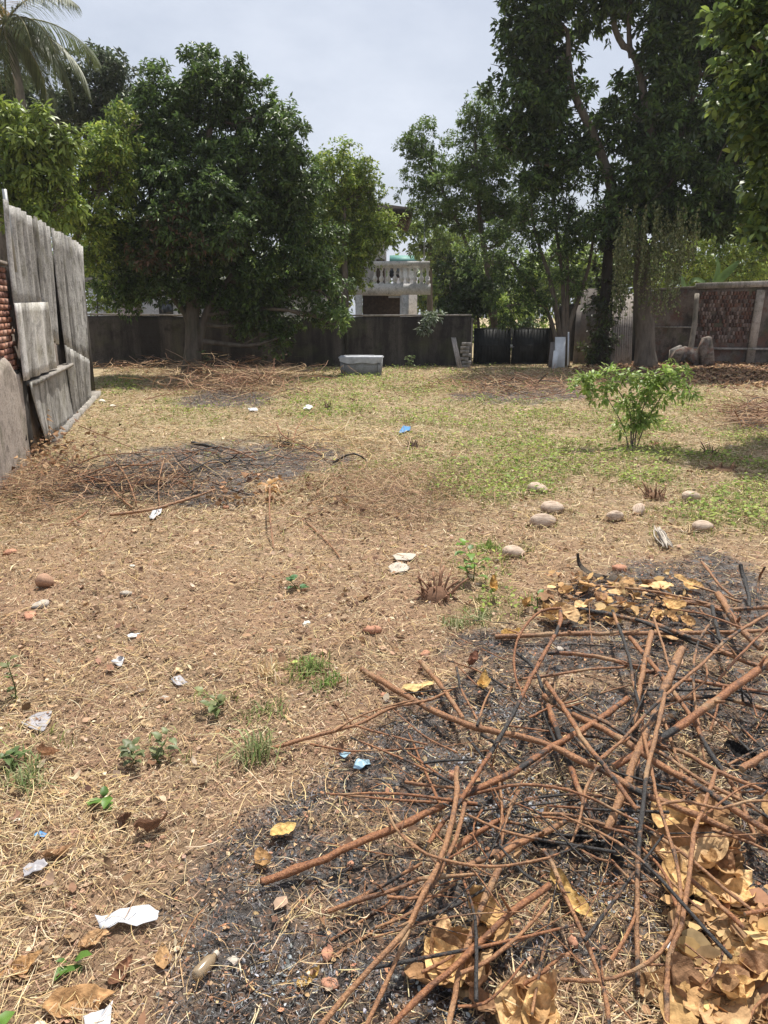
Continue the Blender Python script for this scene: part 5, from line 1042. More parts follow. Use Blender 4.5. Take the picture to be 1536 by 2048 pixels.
def heap(n, cu, cv, su, sv, lens, dias, label, group, chars=(.1, .3, .6), zmax=.2, name='stick'):
    for k in range(n):
        u = cu + srng.normal(0, 1) * su; v = cv + srng.normal(0, 1) * sv; c = G(u, max(v, 690)); a = srng.uniform(0, math.pi); ln = srng.uniform(*lens); z = srng.uniform(.01, zmax) * math.exp(-((u - cu) / su) ** 2 * .4)
        d = np.array([math.cos(a), math.sin(a), srng.normal(0, .18)]) * ln / 2; p = np.array([c[0], c[1], z]); q = spline([p - d, p + srng.normal(0, .09, 3) * ln, p + d], 8); q[:, 2] = np.maximum(q[:, 2], hgt(q[:, 0], q[:, 1]) + .01)
        dm = srng.uniform(*dias); o = link(name, stick_mesh(q - q[0], dm, dm * .5, srng.choice(chars), False), M['stick'], loc=tuple(q[0])); tag(o, label, 'stick', group)
heap(34, 240, 965, 70, 22, (.4, 1.4), (.008, .02), 'thin stick in the left part of the middle burnt patch', GM)
heap(30, 420, 930, 80, 24, (.4, 1.4), (.008, .02), 'thin blackened stick in the right part of the middle burnt patch', GM, (.5, .6, .8), .06)
heap(26, 600, 905, 70, 20, (.3, 1.0), (.006, .014), 'thin stick lying across the middle burnt patch', GM, (0, .1, .6))
heap(48, 470, 780, 60, 12, (.5, 1.6), (.010, .024), 'stick in the brush heap below the large dark tree', 'sticks below the large dark tree', (0, .1, .4), .6)
heap(45, 1050, 780, 80, 10, (.6, 1.8), (.012, .03), 'stick in the low burnt heap in front of the gate', 'sticks in front of the gate', (.1, .3, .7), .3)
heap(40, 1510, 835, 40, 16, (.5, 1.6), (.01, .026), 'stick in the brush heap at the right edge beyond the bush', 'sticks at the right edge', (0, .1, .4), .3)
# brush too fine to pick apart
def brush(cu, cv, su, sv, n, l0, l1, w, z, pal):
    u = cu + RNG.normal(0, su, n); v = np.maximum(cv + RNG.normal(0, sv, n), 700); q = np.array([G(a, b_)[:2] for a, b_ in zip(u, v)]); V, Fs, C = straws(q, l0, l1, w, pal, z, .5, .3); return V, Fs, C
TW = [(.30, .18, .11), (.22, .12, .075), (.40, .26, .16), (.12, .08, .06), (.46, .33, .2)]
stuff('fine_brush', 'fine dry twigs and stalks matted over the brush heaps', 'twigs', [brush(470, 775, 75, 16, 1500, .3, 1.2, .004, .55, TW), brush(1020, 775, 110, 14, 1300, .25, .9, .004, .22, TW), brush(230, 975, 110, 25, 900, .15, .8, .004, .12, TW + CHAR[:3]), brush(780, 985, 100, 40, 1500, .15, .7, .0025, .16, TW), brush(1520, 835, 50, 18, 700, .3, .9, .004, .22, TW), brush(60, 985, 60, 35, 700, .15, .6, .003, .15, TW), brush(260, 735, 50, 12, 500, .2, .8, .005, .3, TW), brush(650, 885, 90, 18, 500, .2, .8, .003, .12, STRAW)], 'litter')

# ------------------------------------------------------------------ large dry leaves
def big_leaf(name, label, place, ln, wd, rz, col, crump=.35, curl=.5, z=.02, tilt=(0, 0), group=None, seed=0, cat='leaf', holes=0):
    """a crumpled leaf: blade with midrib fold, side veins, wavy edge; with a stalk"""
    g = np.random.default_rng(seed); nu, nv = 30, 14; V = []; sx = g.uniform(0, 50)
    for i in range(nu + 1):
        f = i / nu; w = wd / 2 * (math.sin(math.pi * f ** .8) ** .75) * (1 + .05 * math.sin(f * 9 + sx)) + .001
        for j in range(nv + 1):
            h = j / nv * 2 - 1; x = (f - .5) * ln; y = h * w
            vein = .0025 * math.cos(f * 40 - abs(h) * 5) * (1 - abs(h))
            zz = abs(h) ** 1.3 * w * .55 * curl + (float(fbm(np.array(x * 11 + sx), np.array(y * 11 + sx), seed % 50)) - .5) * crump * ln * .5 + (float(vnoise(np.array(x * 30 + sx), np.array(y * 30), 3)) - .5) * crump * .13 * ln + (float(vnoise(np.array(x * 75 + sx), np.array(y * 75), 6)) - .5) * .010 + curl * ((f - .5) ** 2) * ln * .8 + vein
            k = 1 - .25 * curl * abs(h); V.append((x * (1 - .12 * curl), y * k, zz))
    V = np.array(V); V[:, 2] -= np.percentile(V[:, 2], 8)
    C = np.tile(np.asarray(col, float), (len(V), 1)) * (1 + .8 * (fbm(V[:, 0] * 22 + sx, V[:, 1] * 22, 8) - .5))[:, None]
    rib = np.tile(np.abs(np.linspace(-1, 1, nv + 1)) < .1, nu + 1); C[rib] *= 1.25
    ii = np.array([i * (nv + 1) + j for i in range(nu) for j in range(nv)]); Fq = np.stack([ii, ii + nv + 1, ii + nv + 2, ii + 1], 1)
    if holes: Fq = Fq[g.random(len(Fq)) > holes]
    o = link(name, mesh_np(name, V, [Fq], C, True), M['dry_leaf']); x, y = place[0], place[1]
    o.location = (x, y, float(hgt(x, y)) + z); o.rotation_euler = (tilt[0], tilt[1], rz); return tag(o, label, cat, group)
M['dry_leaf'] = m_attr('dry_leaf', 0.9, 0.08, 0.45, 34, trans=0.12, bump=1.0)
OC = [(.46, .29, .13), (.59, .38, .17), (.42, .255, .12), (.50, .335, .18), (.63, .43, .22), (.32, .185, .095), (.45, .285, .15), (.26, .15, .085)]
lr = np.random.default_rng(41)
def leaf_patch(n, u0, u1, v0, v1, size, label, group, z=(.01, .09), cols=OC, cr=(.4, .8)):
    for k in range(n):
        u, v = lr.uniform(u0, u1), lr.uniform(v0, v1); c = G(u, v, .05); ln = lr.uniform(*size); ci = int(lr.integers(len(cols))); big_leaf('dry_leaf', ('large ' if ln > (size[0] + size[1]) / 2 else 'smaller ') + ('pale ' if cols[ci][0] > .58 else 'brownish ' if cols[ci][0] < .43 else '') + label, c, ln, ln * lr.uniform(.55, .8), lr.uniform(0, 6.3), cols[ci], lr.uniform(*cr), lr.uniform(.2, 1.1), lr.uniform(*z), (lr.normal(0, .28), lr.normal(0, .28)), group, int(lr.integers(1000)))
leaf_patch(28, 1080, 1390, 1160, 1262, (.10, .19), 'crumpled yellow ochre dry leaf at the back of the burnt heap', 'dry leaves behind the heap')
leaf_patch(16, 1340, 1480, 1620, 1760, (.15, .26), 'crumpled ochre dry leaf under the sticks at the right', 'dry leaves under the right sticks', (.01, .06))
leaf_patch(34, 1380, 1680, 1640, 1990, (.10, .22), 'crumpled ochre dry leaf in the thick drift at the lower right', 'dry leaves in the lower right drift')
leaf_patch(18, 1330, 1560, 1930, 2060, (.14, .22), 'curled ochre dry leaf along the bottom edge right of the sticks', 'dry leaves at the bottom edge', (.01, .08))
leaf_patch(11, 860, 990, 1810, 1960, (.14, .22), 'curled ochre dry leaf beneath the lower sticks', 'dry leaves beneath the lower sticks', (.01, .06))
leaf_patch(9, 960, 1100, 1950, 2060, (.13, .2), 'ochre dry leaf at the bottom middle edge', 'dry leaves at the bottom middle', (.01, .06))
for (u, v, ln, wr, rz, col, cr, cu, z, lab) in (
        (838, 1374, .22, .6, .2, (.58, .42, .2), .25, .3, .02, 'pale flat dry leaf beside the tip of a long stick'), (965, 1385, .24, .5, 1.4, (.52, .33, .12), .45, 1.0, .06, 'rolled yellow leaf with dark veins standing at the heap edge'), (945, 1335, .2, .5, 1.2, (.16, .075, .05), .5, .9, .06, 'dark maroon withered leaf behind the rolled yellow leaf'),
        (985, 1195, .22, .45, 1.5, (.48, .28, .09), .5, .9, .10, 'drooping golden leaf beside the green seedling'), (1022, 1268, .17, .6, .3, (.52, .32, .11), .4, .6, .03, 'small curled ochre leaf left of the heap'), (1050, 1215, .18, .5, 1.0, (.42, .25, .10), .4, .8, .06, 'half folded brown leaf between seedling and heap'),
        (1142, 1795, .30, .32, -1.2, (.50, .33, .13), .35, .7, .03, 'long narrow torn leaf lying beside a black stick'), (618, 1955, .10, .55, .7, (.55, .36, .12), .2, .5, .01, 'small single ochre leaf lying on the black ash'), (566, 1665, .13, .8, .6, (.55, .38, .15), .4, .5, .03, 'pale crumpled leaf at the edge of the ash'),
        (525, 1720, .13, .7, 2.0, (.40, .24, .11), .5, .7, .02, 'shrivelled brown leaf left of the split stick end'), (303, 1660, .20, .6, .9, (.17, .095, .06), .5, .9, .03, 'dark brown shrivelled leaf in the straw'), (245, 1640, .14, .6, 2.4, (.16, .09, .06), .5, 1.0, .02, 'small dark curled leaf beside the big shrivelled one'),
        (118, 1715, .15, .6, .3, (.34, .20, .11), .4, .7, .02, 'brown curled leaf beside the grey plastic scrap'), (95, 1505, .13, .7, .2, (.32, .18, .10), .5, .9, .03, 'brown folded leaf in the grass at the left edge'), (45, 1935, .17, .6, .5, (.38, .22, .10), .3, .6, .01, 'brown leaf lying flat at the lower left edge'),
        (245, 1945, .13, .6, 1.2, (.20, .10, .06), .4, .8, .01, 'dark red brown leaf in the straw below the white paper'), (160, 2010, .24, .6, .3, (.36, .21, .10), .35, .6, .01, 'wide brown leaf at the bottom left edge'), (325, 1915, .12, .6, 1.9, (.45, .28, .14), .3, .6, .01, 'light brown leaf at the edge of the ash below the paper'), (188, 1880, .12, .7, .4, (.44, .27, .14), .4, .6, .01, 'tan leaf just below the white paper'),
        (182, 1430, .12, .45, 1.1, (.58, .42, .28), .1, .2, .01, 'flat pale tan leaf fragment on the bare soil'), (296, 1440, .09, .6, .1, (.56, .40, .24), .1, .2, .01, 'small pale leaf fragment right of the tan one'), (275, 1378, .1, .6, .3, (.42, .34, .27), .1, .2, .01, 'greyish flat leaf fragment on the bare soil')):
    big_leaf('dry_leaf', lab, G(u, v, .02), ln * .88, ln * wr * .8, rz, tuple(x * .9 for x in col), cr * 1.6, cu * 1.3, z, (lr.normal(0, .15), lr.normal(0, .15)), seed=int(u), cat='leaf')
# drifts of smaller curled leaves that nobody could count
stuff('curled_leaf_drift', 'small curled brown leaves drifted between the large dry ones', 'leaf litter', [flakes(np.array([G(lr.uniform(1330, 1620), lr.uniform(1800, 2060))[:2] for _ in range(500)]), .03, .10, OC, .8, .05, curl=.5), flakes(np.array([G(lr.uniform(1080, 1380), lr.uniform(1160, 1250))[:2] for _ in range(260)]), .03, .09, OC, .8, .06, curl=.5), flakes(np.array([G(lr.uniform(400, 700), lr.uniform(960, 1020))[:2] for _ in range(220)]), .03, .08, BRN, .9, .08, curl=.6), flakes(np.array([G(lr.normal(90, 50), lr.normal(920, 30))[:2] for _ in range(420)]), .03, .09, BRN, .9, .2, curl=.6)], 'litter')
# ------------------------------------------------------------------ coconuts
def m_husk():
    m, N, L, b = mat('husk')
    nz = n_noise(N, L, 6, 7, 0.75, stretch=(.12, 1.8, 1.8)); n2 = n_noise(N, L, 22, 5, 0.7); oi = N.new('ShaderNodeObjectInfo')
    c = n_ramp(N, L, nz, [(0.36, (0.16, 0.10, 0.07)), (0.46, (0.44, 0.33, 0.245)), (0.62, (0.63, 0.51, 0.40))])
    c = n_mix(N, L, c, (0.17, 0.11, 0.07), n_ramp(N, L, n2, [(0.55, grey(0)), (0.7, grey(0.6))]))
    L.new(c, b.inputs['Base Color']); b.inputs['Roughness'].default_value = 0.85; n_bump(N, L, b, nz, 0.8, 0.01); return m
M['husk'] = m_husk(); M['husk_red'] = m_plain('husk_red', (0.36, 0.22, 0.145), 0.85, 0.35, 16)
def coconut_mesh(seed):
    g = np.random.default_rng(seed); nu, nv = 22, 16; V = []; p1, p2 = g.uniform(0, 6, 2)
    for i in range(nu + 1):
        f = i / nu; x = -math.cos(math.pi * f); r = math.sin(math.pi * f) ** .82
        r *= (1 - .13 * x) * (.93 + .07 * math.cos(2 * x))
        for j in range(nv):
            a = 2 * math.pi * j / nv; rr = r * (1 + .09 * math.cos(3 * a + p1) + .035 * math.cos(8 * a + p2 + x * 2) + g.normal(0, .012)); V.append((x * .5, rr * .295 * math.cos(a), rr * .27 * math.sin(a)))
    Fq = [(i * nv + j, i * nv + (j + 1) % nv, (i + 1) * nv + (j + 1) % nv, (i + 1) * nv + j) for i in range(nu) for j in range(nv)]
    me = mesh_np('husk', np.array(V), [np.array(Fq)], None, True)
    mb = MB(); mb.lathe([(0.0, .055), (.05, .05), (.10, .03), (.13, -.01), (.12, -.02)], n=9); cap = mb
    return me, cap
GC = 'coconuts on the grass'
for k, (u, v, wpx, rz, tl, lab) in enumerate(((1075, 988, 40, -.7, .1, 'dry coconut lying alone on the grass, farthest back of the left ones'), (1104, 1031, 44, .25, .05, 'dry coconut touching another one, the farther of the pair'), (1085, 1057, 48, .15, .0, 'dry coconut touching another one, the nearer of the pair'), (1230, 1040, 36, .5, .1, 'dry coconut lying just left of a paler upright one'), (1277, 1026, 34, 1.1, -.4, 'pale dry coconut tipped on end in the weeds'), (1382, 1000, 42, .6, .15, 'dry coconut at the far right half sunk in weeds'), (1405, 1056, 38, .1, .0, 'sunken pale coconut nearest the white frond butt'), (1027, 1116, 46, .5, .2, 'dry coconut nearest the camera beside the green seedling'), (93, 1178, 46, 1.5, .5, 'reddish brown coconut sitting alone on the bare soil at left'))):
    c = G(u, v); s = 1.14 * wpx * (c - CAM).dot(FW) / F; me, cap = coconut_mesh(k)
    t = thing('coconut', lab, 'coconut', (c[0], c[1], float(hgt(c[0], c[1]))), rz, GC if k < 8 else None)
    o = link('husk', me, M['husk' if k < 8 else 'husk_red'], t); o.scale = (s, s, s); o.location = (0, 0, s * .20); o.rotation_euler = (0, tl, 0)
    q = cap.build('stalk_cap', M['husk_red'], t); q.scale = (s, s, s); q.rotation_euler = (0, R(90) + tl, 0); q.location = (s * .47 * math.cos(tl), 0, s * .20 - s * .47 * math.sin(tl))

nut = [G(u, v)[:2] for u, v in ((1075, 988), (1104, 1031), (1085, 1057), (1230, 1040), (1277, 1026), (1382, 1000), (1405, 1056), (1027, 1116))]
stuff('grass_round_coconuts', 'short grass and straw growing up around the coconuts', 'grass', [blades(np.vstack([c + RNG.normal(0, .10, (16, 2)) for c in nut]), .02, .09, .004, GRN + STRAW, 4, .9), straws(np.vstack([c + RNG.normal(0, .14, (14, 2)) for c in nut]), .05, .25, .003, STRAW, .06, .2)], 'grass')
# ------------------------------------------------------------------ stumps
def stump(label, u, v, wpx, hpx, n, col, seed, spread=.5, burnt=False):
    g = np.random.default_rng(seed); c = G(u, v); s = (c - CAM).dot(FW) / F; w = wpx * s; h = hpx * s
    t = thing('plant_stump', label, 'stump', (c[0], c[1], float(hgt(c[0], c[1]))))
    mb = MB(); mb.lathe([(w * .5, -.03), (w * .42, h * .15), (w * .3, h * .32), (w * .12, h * .4), (0.001, h * .4)], n=11, c=tuple(np.array(col) * .7)); mb.build('root_crown', M['crumb'], t)
    for k in range(int(n * 2.2)):
        a = g.uniform(0, 6.28); r0 = g.uniform(0, w * .38); d = np.array([math.cos(a), math.sin(a), 0]); lean = g.uniform(0, spread); hh = h * g.uniform(.2, 1.05) ** 1.2; p = d * r0
        q = spline([p + [0, 0, 0], p + d * lean * hh * .4 + [0, 0, hh * .5], p + d * lean * hh + [0, 0, hh]], 5); r = g.uniform(.012, .05) * w
        mb = MB(); cc = np.tile(np.array(col) * g.uniform(.5, 1.3), (5, 1)); cc[-1] = np.array(col) * 1.7; mb.tube(q, [r * 1.2, r, r * .9, r * .8, r * .55], 5, cc, jit=.3); mb.build('shoot', M['crumb'], t)
    for k in range(4):
        a = g.uniform(0, 6.28); mb = MB(); d = np.array([math.cos(a), math.sin(a), 0]); mb.tube(spline([[0, 0, h * .15], d * w * .5 + [0, 0, h * .08], d * w * .85 + [0, 0, -.01]], 5), [.07 * w, .05 * w, .045 * w, .03 * w, .015 * w], 5, np.tile(np.array(col) * .8, (5, 1)), jit=.25); mb.build('root', M['crumb'], t)
stump('splintered brown stump on the bare soil left of the green seedling', 872, 1196, 74, 58, 16, (.22, .125, .08), 1, 1.1)
stump('small cluster of cut stems standing on the far grass', 657, 818, 22, 20, 9, (.13, .085, .06), 2, .3)
stump('dark cut stump on the grass left of centre behind the blue scrap', 825, 893, 28, 20, 9, (.12, .08, .06), 3, .8)
stump('burnt stump at the back right of the middle burnt patch', 570, 893, 34, 26, 10, (.05, .04, .035), 4, .4)
stump('withered stump among weeds behind the row of coconuts', 1312, 996, 46, 32, 12, (.22, .13, .08), 5, 1.0)
stump('dark little stump right of the leafy bush', 1420, 908, 34, 20, 9, (.11, .075, .055), 6, 1.0)
stump('broken stump half hidden in dry grass right of the bush', 1446, 946, 60, 18, 10, (.20, .12, .075), 7, 1.4)
stump('tiny stump just right of the bush stems', 1310, 892, 22, 14, 7, (.25, .13, .08), 8, 1.0)
stump('low withered clump in the shade under the bush', 1325, 925, 24, 16, 7, (.16, .12, .08), 9, .8)

# ------------------------------------------------------------------ young bush and seedlings
tree('leafy_bush', 'young glossy green bush with many leaves standing alone on the grass', [(1190, 762, 36, 22), (1228, 752, 36, 24), (1262, 775, 45, 30), (1300, 765, 40, 30), (1345, 752, 30, 20), (1335, 790, 34, 26), (1225, 800, 36, 24), (1275, 815, 45, 25), (1250, 850, 30, 22), (1290, 845, 26, 18), (1370, 780, 16, 10), (1160, 775, 16, 10)],
     10.6, [([(1262, 908), (1262, 860), (1258, 820), (1230, 770)], .013, .005), ([(1268, 908), (1275, 850), (1300, 780)], .012, .005), ([(1258, 908), (1245, 850), (1205, 780)], .010, .004), ([(1270, 908), (1295, 840), (1340, 765)], .010, .004), ([(1264, 908), (1268, 840), (1262, 780)], .012, .005)],
     cat='bush', depth=1.0, L0=.105, W=.34, rb=.13, cov=.30, ncl=6, nlf=7, droop=.45, pal=[(.23, .34, .075), (.29, .40, .09), (.19, .29, .065), (.38, .46, .14)], seed=51, six=True, limb_r=.006, twigs=3, zmin=.0)
def seedling(label, u, v, h, n, ls, pal, seed, droop=.2, name='green_seedling'):
    g = np.random.default_rng(seed); c = G(u, v); t = thing(name, label, 'plant', (c[0], c[1], float(hgt(c[0], c[1]))))
    mb = MB(); q = spline([[0, 0, -.01], g.normal(0, .02, 3) + [0, 0, h * .5], g.normal(0, .04, 3) + [0, 0, h]], 7); mb.tube(q, np.linspace(.005, .002, 7), 5, np.tile((.12, .16, .05), (7, 1))); mb.build('stem', M['grass'], t)
    for k in range(n):
        p = q[g.integers(1, 7)]; a = g.uniform(0, 6.28); d = np.array([math.cos(a), math.sin(a), g.uniform(-.1, .7)]); d /= np.linalg.norm(d); l_ = ls * g.uniform(.6, 1.2); s = np.cross(d, [0, 0, 1.0]); s /= np.linalg.norm(s); nn = np.cross(s, d); w = l_ * .32; b_ = p + d * l_ * .25
        V = [p, b_, b_ + d * l_ * .35 + s * w + nn * w * .2, b_ + d * l_ * .75 + s * w * .7 + nn * w * .1, b_ + d * l_ - nn * l_ * droop, b_ + d * l_ * .75 - s * w * .7 + nn * w * .1, b_ + d * l_ * .35 - s * w + nn * w * .2, b_ + d * l_ * .5]
        mb = MB(); col = np.array(pal[g.integers(len(pal))]) * g.uniform(.8, 1.2); mb.add(V, [(1, 2, 7), (2, 3, 7), (3, 4, 7), (4, 5, 7), (5, 6, 7), (6, 1, 7), (0, 1, 7)], tuple(col)); mb.build('leaf', M['leaf'], t)
GL = [(.13, .25, .04), (.18, .31, .05), (.10, .20, .035)]
seedling('bright green seedling with broad leaves beside the splintered stump', 946, 1165, .24, 15, .10, GL, 1)
seedling('low fresh green sprout alone on the bare soil', 600, 1185, .04, 8, .07, [(.10, .22, .08)], 2)
seedling('dull green weed with drooping leaves left of centre', 425, 1412, .10, 16, .06, [(.15, .19, .07), (.22, .24, .1)], 3)
seedling('small weed on the soil below the pale leaf fragments', 270, 1520, .09, 18, .055, [(.17, .2, .09), (.14, .17, .07)], 4)
seedling('small weed right of the weed with grey green leaves', 325, 1515, .10, 16, .055, [(.17, .21, .09), (.22, .24, .11)], 5)
seedling('spindly weed at the left edge of the picture', 18, 1400, .16, 16, .05, [(.13, .18, .06), (.2, .22, .09)], 6)
seedling('green weed tuft at the left edge near the folded leaf', 25, 1530, .11, 20, .05, [(.12, .18, .06)], 7)
seedling('little green plant at the lower left corner', 28, 2040, .05, 8, .06, GL, 8)
seedling('tiny green leaf pair in the straw at left', 110, 1960, .03, 5, .05, GL, 9)
seedling('sprig of green leaves in the dry grass near the dark shrivelled leaf', 222, 1600, .04, 6, .06, GL, 10)
seedling('green shoot between seedling and golden leaves', 1075, 1215, .08, 5, .07, GL, 11)
seedling('dry plant with golden withered leaves in front of the middle burnt patch', 535, 1005, .22, 16, .11, [(.55, .33, .13), (.45, .25, .10)], 12, .6, 'withered_plant')
seedling('withered brown plant leaning at the left wall foot', 84, 890, .45, 40, .12, [(.22, .14, .09), (.30, .19, .11)], 13, .7, 'withered_plant')
seedling('green leafy plant growing at the foot of the large dark tree', 415, 758, .7, 40, .16, [(.09, .15, .05), (.14, .2, .07)], 14, .3)
seedling('green weeds at the foot of the dark back wall', 820, 738, .35, 30, .16, [(.12, .18, .06), (.2, .26, .1)], 15, .3)
def tuft(label, u, v, h, n, pal, seed):
    g = np.random.default_rng(seed); c = G(u, v); q = c[:2] + g.normal(0, .05, (n, 2)); V, Fs, C = blades(q, h * .5, h, .0045, pal, 3, .8); o = link('grass_tuft', mesh_np('grass_tuft', V, Fs, C), M['grass']); tag(o, label, 'grass tuft', 'grass tufts on the bare soil', 'stuff')
tuft('grey green grass tuft beside the forked stick tip', 512, 1505, .16, 34, [(.24, .28, .12), (.34, .34, .18), (.18, .24, .08)], 1)
tuft('green grass tuft in the middle of the bare soil', 615, 1335, .12, 40, [(.16, .24, .06), (.24, .3, .1)], 2); tuft('short green grass tuft right of the middle tuft', 655, 1365, .08, 30, [(.16, .24, .06)], 3)
tuft('dry blond grass tuft left of the middle green tuft', 545, 1345, .13, 30, STRAW, 4); tuft('green grass tuft by the splintered stump', 915, 1250, .10, 36, [(.2, .26, .09), (.36, .36, .2)], 5); tuft('pale green grass at the golden leaves', 960, 1240, .10, 26, [(.26, .3, .14)], 6); tuft('green grass tuft by the nearest coconut', 980, 1100, .09, 40, [(.16, .26, .05), (.24, .32, .08)], 7)
tuft('thin grass tuft under the weed with drooping leaves', 540, 1420, .09, 26, [(.2, .24, .08)], 8); tuft('grass clump at the left edge by the folded leaf', 60, 1560, .12, 40, [(.18, .24, .09), (.3, .3, .15)], 9)

# ------------------------------------------------------------------ strip, frond butt, bricks, stones
mb = MB(); q = spline([G(1156, 1108, .16), G(1160, 1130, .07), G(1185, 1148, .04), G(1235, 1158, .03), G(1330, 1161, .03)], 26); f = np.linspace(0, 1, 26); ww = .019 * np.sin(np.pi * np.clip(f * .85 + .15, 0, 1)) ** .7 + .004
T = unit(np.gradient(q, axis=0)); S = unit(np.cross(T, np.tile([0, -.4, .9], (26, 1)))); Nn = np.cross(S, T); V = np.vstack([q - S * ww[:, None], q - Nn * (ww * .5)[:, None], q + S * ww[:, None], q - Nn * (ww * .5 + .008)[:, None]])
mb.add(V, [(j * 26 + i, j * 26 + i + 1, ((j + 1) % 4) * 26 + i + 1, ((j + 1) % 4) * 26 + i) for j in range(4) for i in range(25)], (.075, .062, .05)); tag(mb.build('palm_sheath', M['crumb'], smooth=True), 'charred curved palm sheath arching behind the yellow leaves', 'palm sheath')
t = thing('frond_butt', 'bundle of bleached grey palm fibres near the right coconuts', 'palm fibre', tuple(G(1330, 1080)))
for k in range(16):
    a = G(1312 + srng.uniform(-6, 10), 1055 + srng.uniform(-4, 6), .08); b_ = G(1335 + srng.uniform(-12, 14), 1092 + srng.uniform(-5, 4), .02); mb = MB(); mb.tube(spline([a, (a + b_) / 2 + srng.normal(0, .012, 3), b_], 6), [.004, .006, .007, .006, .005, .004], 5, np.tile(np.array((.45, .40, .34)) * srng.uniform(.6, 1.2), (6, 1))); pin(mb.build('fibre', M['crumb']), t)
M['red_stone'] = m_plain('red_stone', (.46, .235, .15), .9, .3, 30); M['grey_stone'] = m_plain('grey_stone', (.45, .40, .34), .9, .25, 25); M['white_stone'] = m_plain('white_stone', (.72, .68, .60), .85, .15, 20)
def stone(lab, u, v, wpx, hr, mt, seed, cat='stone', name='stone'):
    c = G(u, v); s = wpx * (c - CAM).dot(FW) / F / 2; return lump(name, lab, cat, (c[0], c[1]), 0, (s, s * .7, s * hr), mt, seed, .5, rz=seed)
o = stone('red brick fragment behind the yellow leaves', 1238, 1142, 30, .5, 'red_stone', 3, 'brick', 'brick_fragment')
stone('flat red brick chip standing on a thin stick', 905, 1548, 26, .7, 'red_stone', 4, 'brick', 'brick_fragment'); stone('rough red lump in the ash right of the black stick', 1147, 1880, 28, .7, 'red_stone', 5, 'brick', 'brick_fragment'); stone('small red chip at the front of the middle burnt patch', 452, 1018, 14, .7, 'red_stone', 6, 'brick', 'brick_fragment')
for k, (u, v, w, mt, lab) in enumerate(((613, 1246, 20, 'white_stone', 'white flat pebble on the bare soil in the centre'), (770, 1392, 24, 'red_stone', 'pinkish pebble under the long stick'), (252, 1195, 24, 'grey_stone', 'grey stone on the soil right of the lone coconut'), (82, 1218, 36, 'grey_stone', 'flat grey stone below the lone coconut'), (60, 1240, 34, 'red_stone', 'flat reddish stone below the grey one'), (265, 1138, 12, 'white_stone', 'little white pebble on the upper bare soil'), (33, 1640, 16, 'white_stone', 'white rounded pebble in the straw at the left edge'), (540, 1300, 22, 'red_stone', 'reddish stone in the soil above the blond tuft'), (745, 1265, 36, 'red_stone', 'flat pink stone lying in front of the splintered stump'), (850, 1305, 24, 'red_stone', 'red stone near the end of the thick stick'), (640, 1165, 14, 'red_stone', 'small red stone left of the white wrapper'), (330, 1395, 22, 'grey_stone', 'light grey flake like stone on the soil'), (20, 1110, 26, 'red_stone', 'rough red stone at the upper left soil edge'), (1120, 1300, 20, 'grey_stone', 'grey stone among the back sticks'), (205, 805, 18, 'white_stone', 'white stone at the foot of the sheet fence'), (225, 815, 14, 'white_stone', 'smaller white stone right of the fence stone'), (655, 1920, 34, 'red_stone', 'reddish clod in the ash near the bottom'), (660, 1980, 40, 'red_stone', 'large reddish clod at the bottom in the ash'), (560, 1760, 26, 'red_stone', 'reddish clod in the ash below the split stick'), (700, 1735, 22, 'red_stone', 'pinkish clod in the ash above the paired sticks'))):
    stone(lab, u, v, w, .45, mt, 20 + k)

# ------------------------------------------------------------------ litter
def m_sheet(name, c, trans=0.35, rough=0.6):
    m, N, L, b = mat(name); nz = n_noise(N, L, 12, 5); k = n_ramp(N, L, nz, [(.3, tuple(x * .85 for x in c)), (.7, c)]); L.new(k, b.inputs['Base Color']); b.inputs['Roughness'].default_value = rough
    t = N.new('ShaderNodeBsdfTranslucent'); L.new(k, t.inputs['Color']); ms = N.new('ShaderNodeMixShader'); ms.inputs[0].default_value = trans; L.new(b.outputs[0], ms.inputs[1]); L.new(t.outputs[0], ms.inputs[2]); L.new(ms.outputs[0], N['Material Output'].inputs['Surface']); n_bump(N, L, b, nz, .3, .004); return m
M['paper'] = m_sheet('paper', (.80, .81, .84)); M['plastic'] = m_sheet('plastic', (.62, .60, .62), .4, .3); M['blue'] = m_sheet('blue', (.12, .35, .68), .2, .4); M['pale_blue'] = m_sheet('pale_blue', (.42, .62, .74), .3, .4); M['cloth'] = m_sheet('cloth', (.62, .55, .46), .2, .9)
def scrap(name, lab, cat, poly, mt, z=.015, crump=.012, seed=1, tr=one):
    """a thin crumpled sheet with the traced outline, lying on the ground"""
    g = np.random.default_rng(seed); q = np.array([G(*tr(*p), z)[:2] for p in poly]); c = q.mean(0); rings = 6; n = len(q) * 3
    idx = np.linspace(0, len(q), n, endpoint=False); out = np.array([q[int(i)] * (1 - i % 1) + q[(int(i) + 1) % len(q)] * (i % 1) for i in idx]); V = [(*c, 0)]
    for r in range(1, rings + 1):
        for p in out: V.append((*(c + (p - c) * r / rings * (1 + (g.normal(0, .02) if r == rings else 0))), 0))
    V = np.array(V); sx = g.uniform(0, 99); V[:, 2] = hgt(V[:, 0], V[:, 1]) + z + (fbm(V[:, 0] * 14 + sx, V[:, 1] * 14, seed) - .3) * crump * 3 + (vnoise(V[:, 0] * 55, V[:, 1] * 55, seed) - .5) * crump
    F = [(0, 1 + j, 1 + (j + 1) % n) for j in range(n)]; F4 = [(1 + r * n + j, 1 + (r + 1) * n + j, 1 + (r + 1) * n + (j + 1) % n, 1 + r * n + (j + 1) % n) for r in range(rings - 1) for j in range(n)]
    o = link(name, mesh_np(name, V - np.array([*c, 0]), [np.array(F), np.array(F4)], None, True), M[mt], loc=(c[0], c[1], 0)); md = o.modifiers.new('thick', 'SOLIDIFY'); md.thickness = .0012; return tag(o, lab, cat)
ZP = lambda x, y: (x / 2.194, 1550 + y / 2.194)
